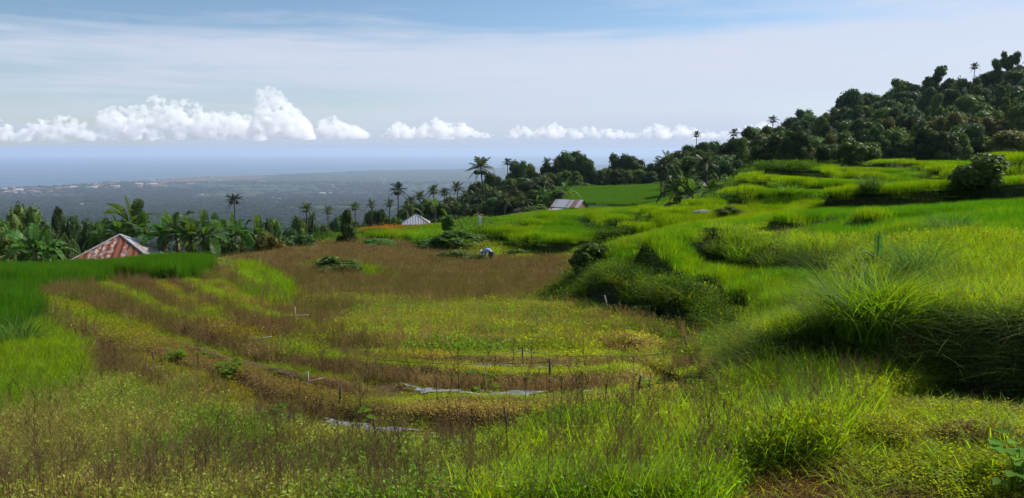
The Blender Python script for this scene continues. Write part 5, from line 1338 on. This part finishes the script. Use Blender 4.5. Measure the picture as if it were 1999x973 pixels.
for ((line_, w), lb) in zip(OPENSTRIPS, mlab):
    L = to_world(line_, HS); w = w * 1.05
    # densify
    P = [L[0]]
    for a, b in zip(L[:-1], L[1:]):
        n = max(1, int(np.hypot(*(b - a)) / .10)); P += [a + (b - a) * i / n for i in range(1, n + 1)]
    P = np.array(P); T_ = np.gradient(P, axis=0); T_ /= np.linalg.norm(T_, axis=1)[:, None] + 1e-9; Nn = np.stack([-T_[:, 1], T_[:, 0]], 1)
    Vs = []; cols = 9
    for j in range(cols):
        s_ = (j / (cols - 1) * 2 - 1) * w * (1 + .5 * (fbm(P[:, 0], P[:, 1], .5, 3, 2) - .5)); q = P + Nn * s_[:, None]
        zz = H(q[:, 0], q[:, 1]) + .05 + .03 * math.cos((j / (cols - 1) * 2 - 1) * 1.5) + .03 * (fbm(q[:, 0], q[:, 1], .25, 8, 3) - .5); Vs.append(np.stack([q[:, 0], q[:, 1], zz], 1))
    Vs = np.stack(Vs, 1); n = len(P); idx = np.arange(n * cols).reshape(n, cols)
    F = np.stack([idx[:-1, :-1], idx[1:, :-1], idx[1:, 1:], idx[:-1, 1:]], -1).reshape(-1, 4)
    c0 = Vs.reshape(-1, 3)[F].mean(1); hole = fbm(c0[:, 0] * .7, c0[:, 1], .32, 14, 4) > .50
    bb_ = np.full(len(c0), 9.0)
    for L_, h_, w_2 in BUNDW: bb_ = np.minimum(bb_, polydist(c0[:, 0], c0[:, 1], L_)[0])
    hole |= bb_ < .42
    o = link('mulch_sheet', mesh_np('mulch_sheet', Vs.reshape(-1, 3), F[~hole], None, M_MULCH, True)); tag(o, lb, 'mulch sheet', 'plastic mulch strips')
M_PALE = mat_simple('pale_wood', (.27, .24, .19), .85, 12, (.28, .24, .2), .004, stretch=(1, 1, .2))
def post(px, py, h, r, label, mat=M_POST, tilt=(0, 0), name='stake'):
    x, y, z = gh(px, py); mb = MB(); mb.tube([(0, 0, -.1), (tilt[0] * .5, tilt[1] * .5, h * .5), (tilt[0], tilt[1], h)], [r, r * .95, r * .8], 7); o = mb.build(name, mat, None, True); o.location = (x, y, z); tag(o, label, 'stake'); return (x + tilt[0], y + tilt[1], z + h)
tops = {}
for i, (px, py, h, r, tl, lb) in enumerate([(1073,748,.36,.018,(0,0),'dark stake standing in the right part of the third row'),(1020,716,.34,.016,(0,0),'dark stake carrying a string in the second row'),(1246,765,.22,.018,(.03,0),'short thick dark stake near the squash-like weed'),(1305,938,.32,.016,(-.05,0),'leaning dark stake among the right foreground weeds'),(1246,905,.22,.016,(.06,0),'tilted dark stub left of the leaning stake'),
    (995,866,.42,.012,(-.06,0),'thin tilted stake crossing the brown bund'),(735,740,.3,.015,(0,0),'dark stake at the left end of the third mulch strip'),(663,785,.2,.015,(.02,0),'dark stub below the cross of sticks'),(515,838,.26,.016,(-.07,0),'leaning dark stake left of the lower mulch piece'),(738,880,.34,.016,(-.04,0),'forked dark stake in the lower mulch strip'),(300,712,.2,.014,(0,0),'small dark stub at the diagonal mulch strip'),
    (1146,576,.5,.018,(0,0),'stake holding a crossbar at the foot of the shaded bank'),(1345,700,.42,.02,(-.1,0),'crooked stake at the right field corner'),(1170,905,.3,.012,(0,0),'thin dark upright stick in the right foreground')]):
    tops[i] = post(px, py, h, r, lb, tilt=tl)
post(1293, 798, .14, .012, 'white peg on top of the brown bund', mat_simple('white_paint', (.75, .75, .73), .6), name='white_peg')
post(705, 972, .26, .012, 'pale broken stick leaning at the bottom edge', M_PALE, (.05, 0), 'pale_stick')
post(1190, 618, .55, .022, 'pale forked branch at the foot of the dark bank', M_PALE, (-.14, 0), 'pale_branch')
def cross(px, py, h, L, sl, label):
    x, y, z = gh(px, py); t = thing('stick_cross', label, 'stake', (x, y, z), 0)
    a = MB(); a.tube([(0, 0, -.08), (.0, 0, h)], [.014, .011], 7); a.build('upright', M_PALE, t, True)
    b = MB(); b.tube([(-L, -.02, h * .42 - sl), (0, -.022, h * .5), (L * .9, -.02, h * .5 + sl)], [.013, .014, .010], 7); b.build('crossbar', M_PALE, t, True)
cross(602, 762, .26, .26, .05, 'cross of two pale sticks at the end of the diagonal mulch strip')
cross(288, 735, .22, .26, .05, 'cross of pale sticks lying by the left mulch')
cross(577, 634, .42, .35, .03, 'pale stake with crossbar on the second bund')
cross(500, 668, .12, .34, .05, 'low pale stick cross between the upper rows')
# strings between stakes
M_STR = mat_simple('black_string', (.03, .03, .03), .6)
def string(P, label, r=.004):
    mb = MB(); A = []
    for a, b in zip(P[:-1], P[1:]):
        for i in range(8):
            t_ = i / 8; A.append([a[q] * (1 - t_) + b[q] * t_ - (.05 * math.sin(math.pi * t_) if q == 2 else 0) for q in range(3)])
    A.append(list(P[-1])); mb.tube(A, r, 5); o = mb.build('string_line', M_STR, None); tag(o, label, 'string')
def sky_(px, py, h): x, y, z = gh(px, py); return (x, y, z + h)
string([sky_(800, 724, .22), sky_(905, 724, .24), (tops[1][0], tops[1][1] , tops[1][2] - .06), sky_(1160, 720, .22), sky_(1320, 712, .24)], 'black string stretched along the second row')
string([sky_(690, 780, .2), tops[6], (tops[0][0], tops[0][1], tops[0][2] - .05), sky_(1250, 745, .2)], 'black string stretched along the third row')
string([sky_(1020, 853, .02), sky_(1130, 868, .03), sky_(1190, 880, .02)], 'black hose end lying below the brown bund', .006)
string([sky_(530, 830, .05), sky_(620, 836, .05), sky_(760, 846, .06)], 'thin black line beside the lower mulch strip')
string([sky_(1380, 865, .12), sky_(1440, 850, .14), sky_(1500, 838, .12)], 'thin line across the green grass near the hollow')
# bird scarer: bent leafy pole and a white cloth
def scarer():
    x, y, z = gh(935, 452); t = thing('bird_scarer', 'white cloth hanging from a pole as a bird scarer in the rice', 'scarecrow', (x, y, z), 0)
    a = MB(); a.tube([(0, 0, -.2), (0, 0, 1.3), (-.1, 0, 2.1)], [.045, .04, .03], 7); a.build('pole', M_PALE, t, True)
    mb = MB(); n, m2 = 9, 12; V = []
    for j in range(m2):
        for i in range(n):
            u = i / (n - 1) - .5; v = j / (m2 - 1); V.append((.12 + u * (.28 + .25 * v * (1 - v) * 2) * (1 - .5 * v), -.08 + .07 * math.sin(i * 1.9 + v * 3), 1.7 - 1.35 * v))
    mb.add(V, [(j * n + i, j * n + i + 1, (j + 1) * n + i + 1, (j + 1) * n + i) for j in range(m2 - 1) for i in range(n - 1)])
    c = mb.build('cloth', mat_simple('white_cloth', (.72, .71, .69), .9), t, True); md = c.modifiers.new('thick', 'SOLIDIFY'); md.thickness = .012
    g = np.random.default_rng(8); lf = MB(); 
    for a_ in (2.6, 3.4, .4): ban_leaf(lf, (-.05, 0, 1.7), a_, .5, 1.3, .3, 1.0, g)
    lf.build('leaf', M_BANDRY, t, True)
scarer()
def leaning():
    x, y, z = gh(898, 462); t = thing('leaning_plant', 'leafy stem bending over left of the bird scarer', 'plant', (x, y, z), 0)
    a = MB(); a.tube([(.3, 0, -.1), (.15, 0, .8), (-.2, 0, 1.4), (-.7, 0, 1.5)], [.04, .035, .03, .02], 6); a.build('stem', M_BARK, t, True)
    f = link('foliage', BUSHM[0], t, (-.75, 0, .5)); f.scale = (1.5, 1.2, 1.3)
leaning()
# boulder on the rice
def stone(px, py, sz, label, seed):
    g = np.random.default_rng(seed); v0, f0 = ico(3); d = 1 + .4 * (fbm(v0[:, 0] * 2 + 5, v0[:, 1] * 2 + v0[:, 2], 1.0, seed, 4) - .5); x, y, z = gh(px, py)
    mb = MB(); mb.add(v0 * d[:, None] * np.array(sz), None, f0); o = mb.build('boulder', mat_simple('stone', (.17, .17, .14), .9, 3, (.08, .09, .06), .03), None, True); o.location = (x, y, z + sz[2] * .8); tag(o, label, 'boulder')
stone(1371, 426, (.62, .4, .24), 'pale boulder lying in the rice below the banana clump', 4)
stone(10, 519, (.35, .3, .3), 'pale stone at the edge of the left paddy', 9)
M_BASK = mat_simple('dark_tarp', (.10, .11, .10), .8, 3, (.2, .2, .19))
# the farmer, bent double
def farmer():
    x, y, z = gh(958, 516); t0 = (x, y, z)
    J = [((0, 0, .78), .15), ((-.10, 0, .93), .15), ((-.28, 0, 1.0), .165), ((-.44, 0, .94), .13), ((-.52, 0, .86), .06),   # 0 pelvis .. chest, neck
         ((.04, .10, .74), .10), ((.02, .12, .42), .075), ((.06, .12, .08), .05), ((-.06, .12, .03), .045),
         ((.04, -.10, .74), .10), ((.0, -.12, .42), .075), ((.04, -.12, .08), .05), ((-.08, -.12, .03), .045),
         ((-.42, .19, .88), .06), ((-.46, .22, .62), .045), ((-.56, .16, .40), .035), ((-.60, .15, .31), .03),
         ((-.42, -.19, .88), .06), ((-.48, -.22, .62), .045), ((-.58, -.16, .38), .035), ((-.62, -.15, .29), .03),
         ((-.60, 0, .80), .10), ((-.67, 0, .73), .085)]
    E = [(0, 1), (1, 2), (2, 3), (3, 4), (0, 5), (5, 6), (6, 7), (7, 8), (0, 9), (9, 10), (10, 11), (11, 12), (3, 13), (13, 14), (14, 15), (15, 16), (3, 17), (17, 18), (18, 19), (19, 20), (4, 21), (21, 22)]
    def skin(nm, idx, edges, mat, grow=0.0, parent=None):
        me = bpy.data.meshes.new(nm); mp_ = {j: i for i, j in enumerate(idx)}
        me.from_pydata([J[j][0] for j in idx], [(mp_[a], mp_[b]) for a, b in edges], []); o = link(nm, me, parent)
        md = o.modifiers.new('skin', 'SKIN'); md.use_smooth_shade = True
        for i, j in enumerate(idx): r = J[j][1] + grow; me.skin_vertices[0].data[i].radius = (r, r)
        me.skin_vertices[0].data[0].use_root = True
        o.modifiers.new('sub', 'SUBSURF').levels = 1; o.modifiers['sub'].render_levels = 2; me.materials.append(mat); return o
    b = skin('person', list(range(23)), E, mat_simple('skin_tone', (.25, .13, .08), .6))
    b.scale = (.85,) * 3; b.location = t0; b.rotation_euler = (0, 0, R_(-20)); tag(b, 'person bending over the crop in a pale blue shirt and light hat', 'person')
    skin('shirt', [0, 1, 2, 3, 13, 14, 17, 18], [(0, 1), (1, 2), (2, 3), (3, 13), (13, 14), (3, 17), (17, 18)], mat_simple('blue_shirt', (.22, .36, .60), .9), .018, b)
    skin('trousers', [0, 5, 6, 7, 9, 10, 11], [(0, 5), (5, 6), (6, 7), (0, 9), (9, 10), (10, 11)], mat_simple('dark_cloth', (.05, .06, .09), .9), .014, b)
    h = MB(); n = 20; prof_ = [(.24, 0), (.14, .05), (.12, .07), (.10, .15), (0, .18)]; V = []
    for r, z_ in prof_:
        for i in range(n): a = 6.283 * i / n; V.append((r * math.cos(a), r * math.sin(a), z_))
    h.add(V, [(j * n + i, j * n + (i + 1) % n, (j + 1) * n + (i + 1) % n, (j + 1) * n + i) for j in range(len(prof_) - 1) for i in range(n)])
    ho_ = h.build('hat', mat_simple('straw_hat', (.70, .66, .58), .9), b, True); ho_.location = (-.66, 0, .80); ho_.rotation_euler = (0, R_(-55), 0)
farmer()
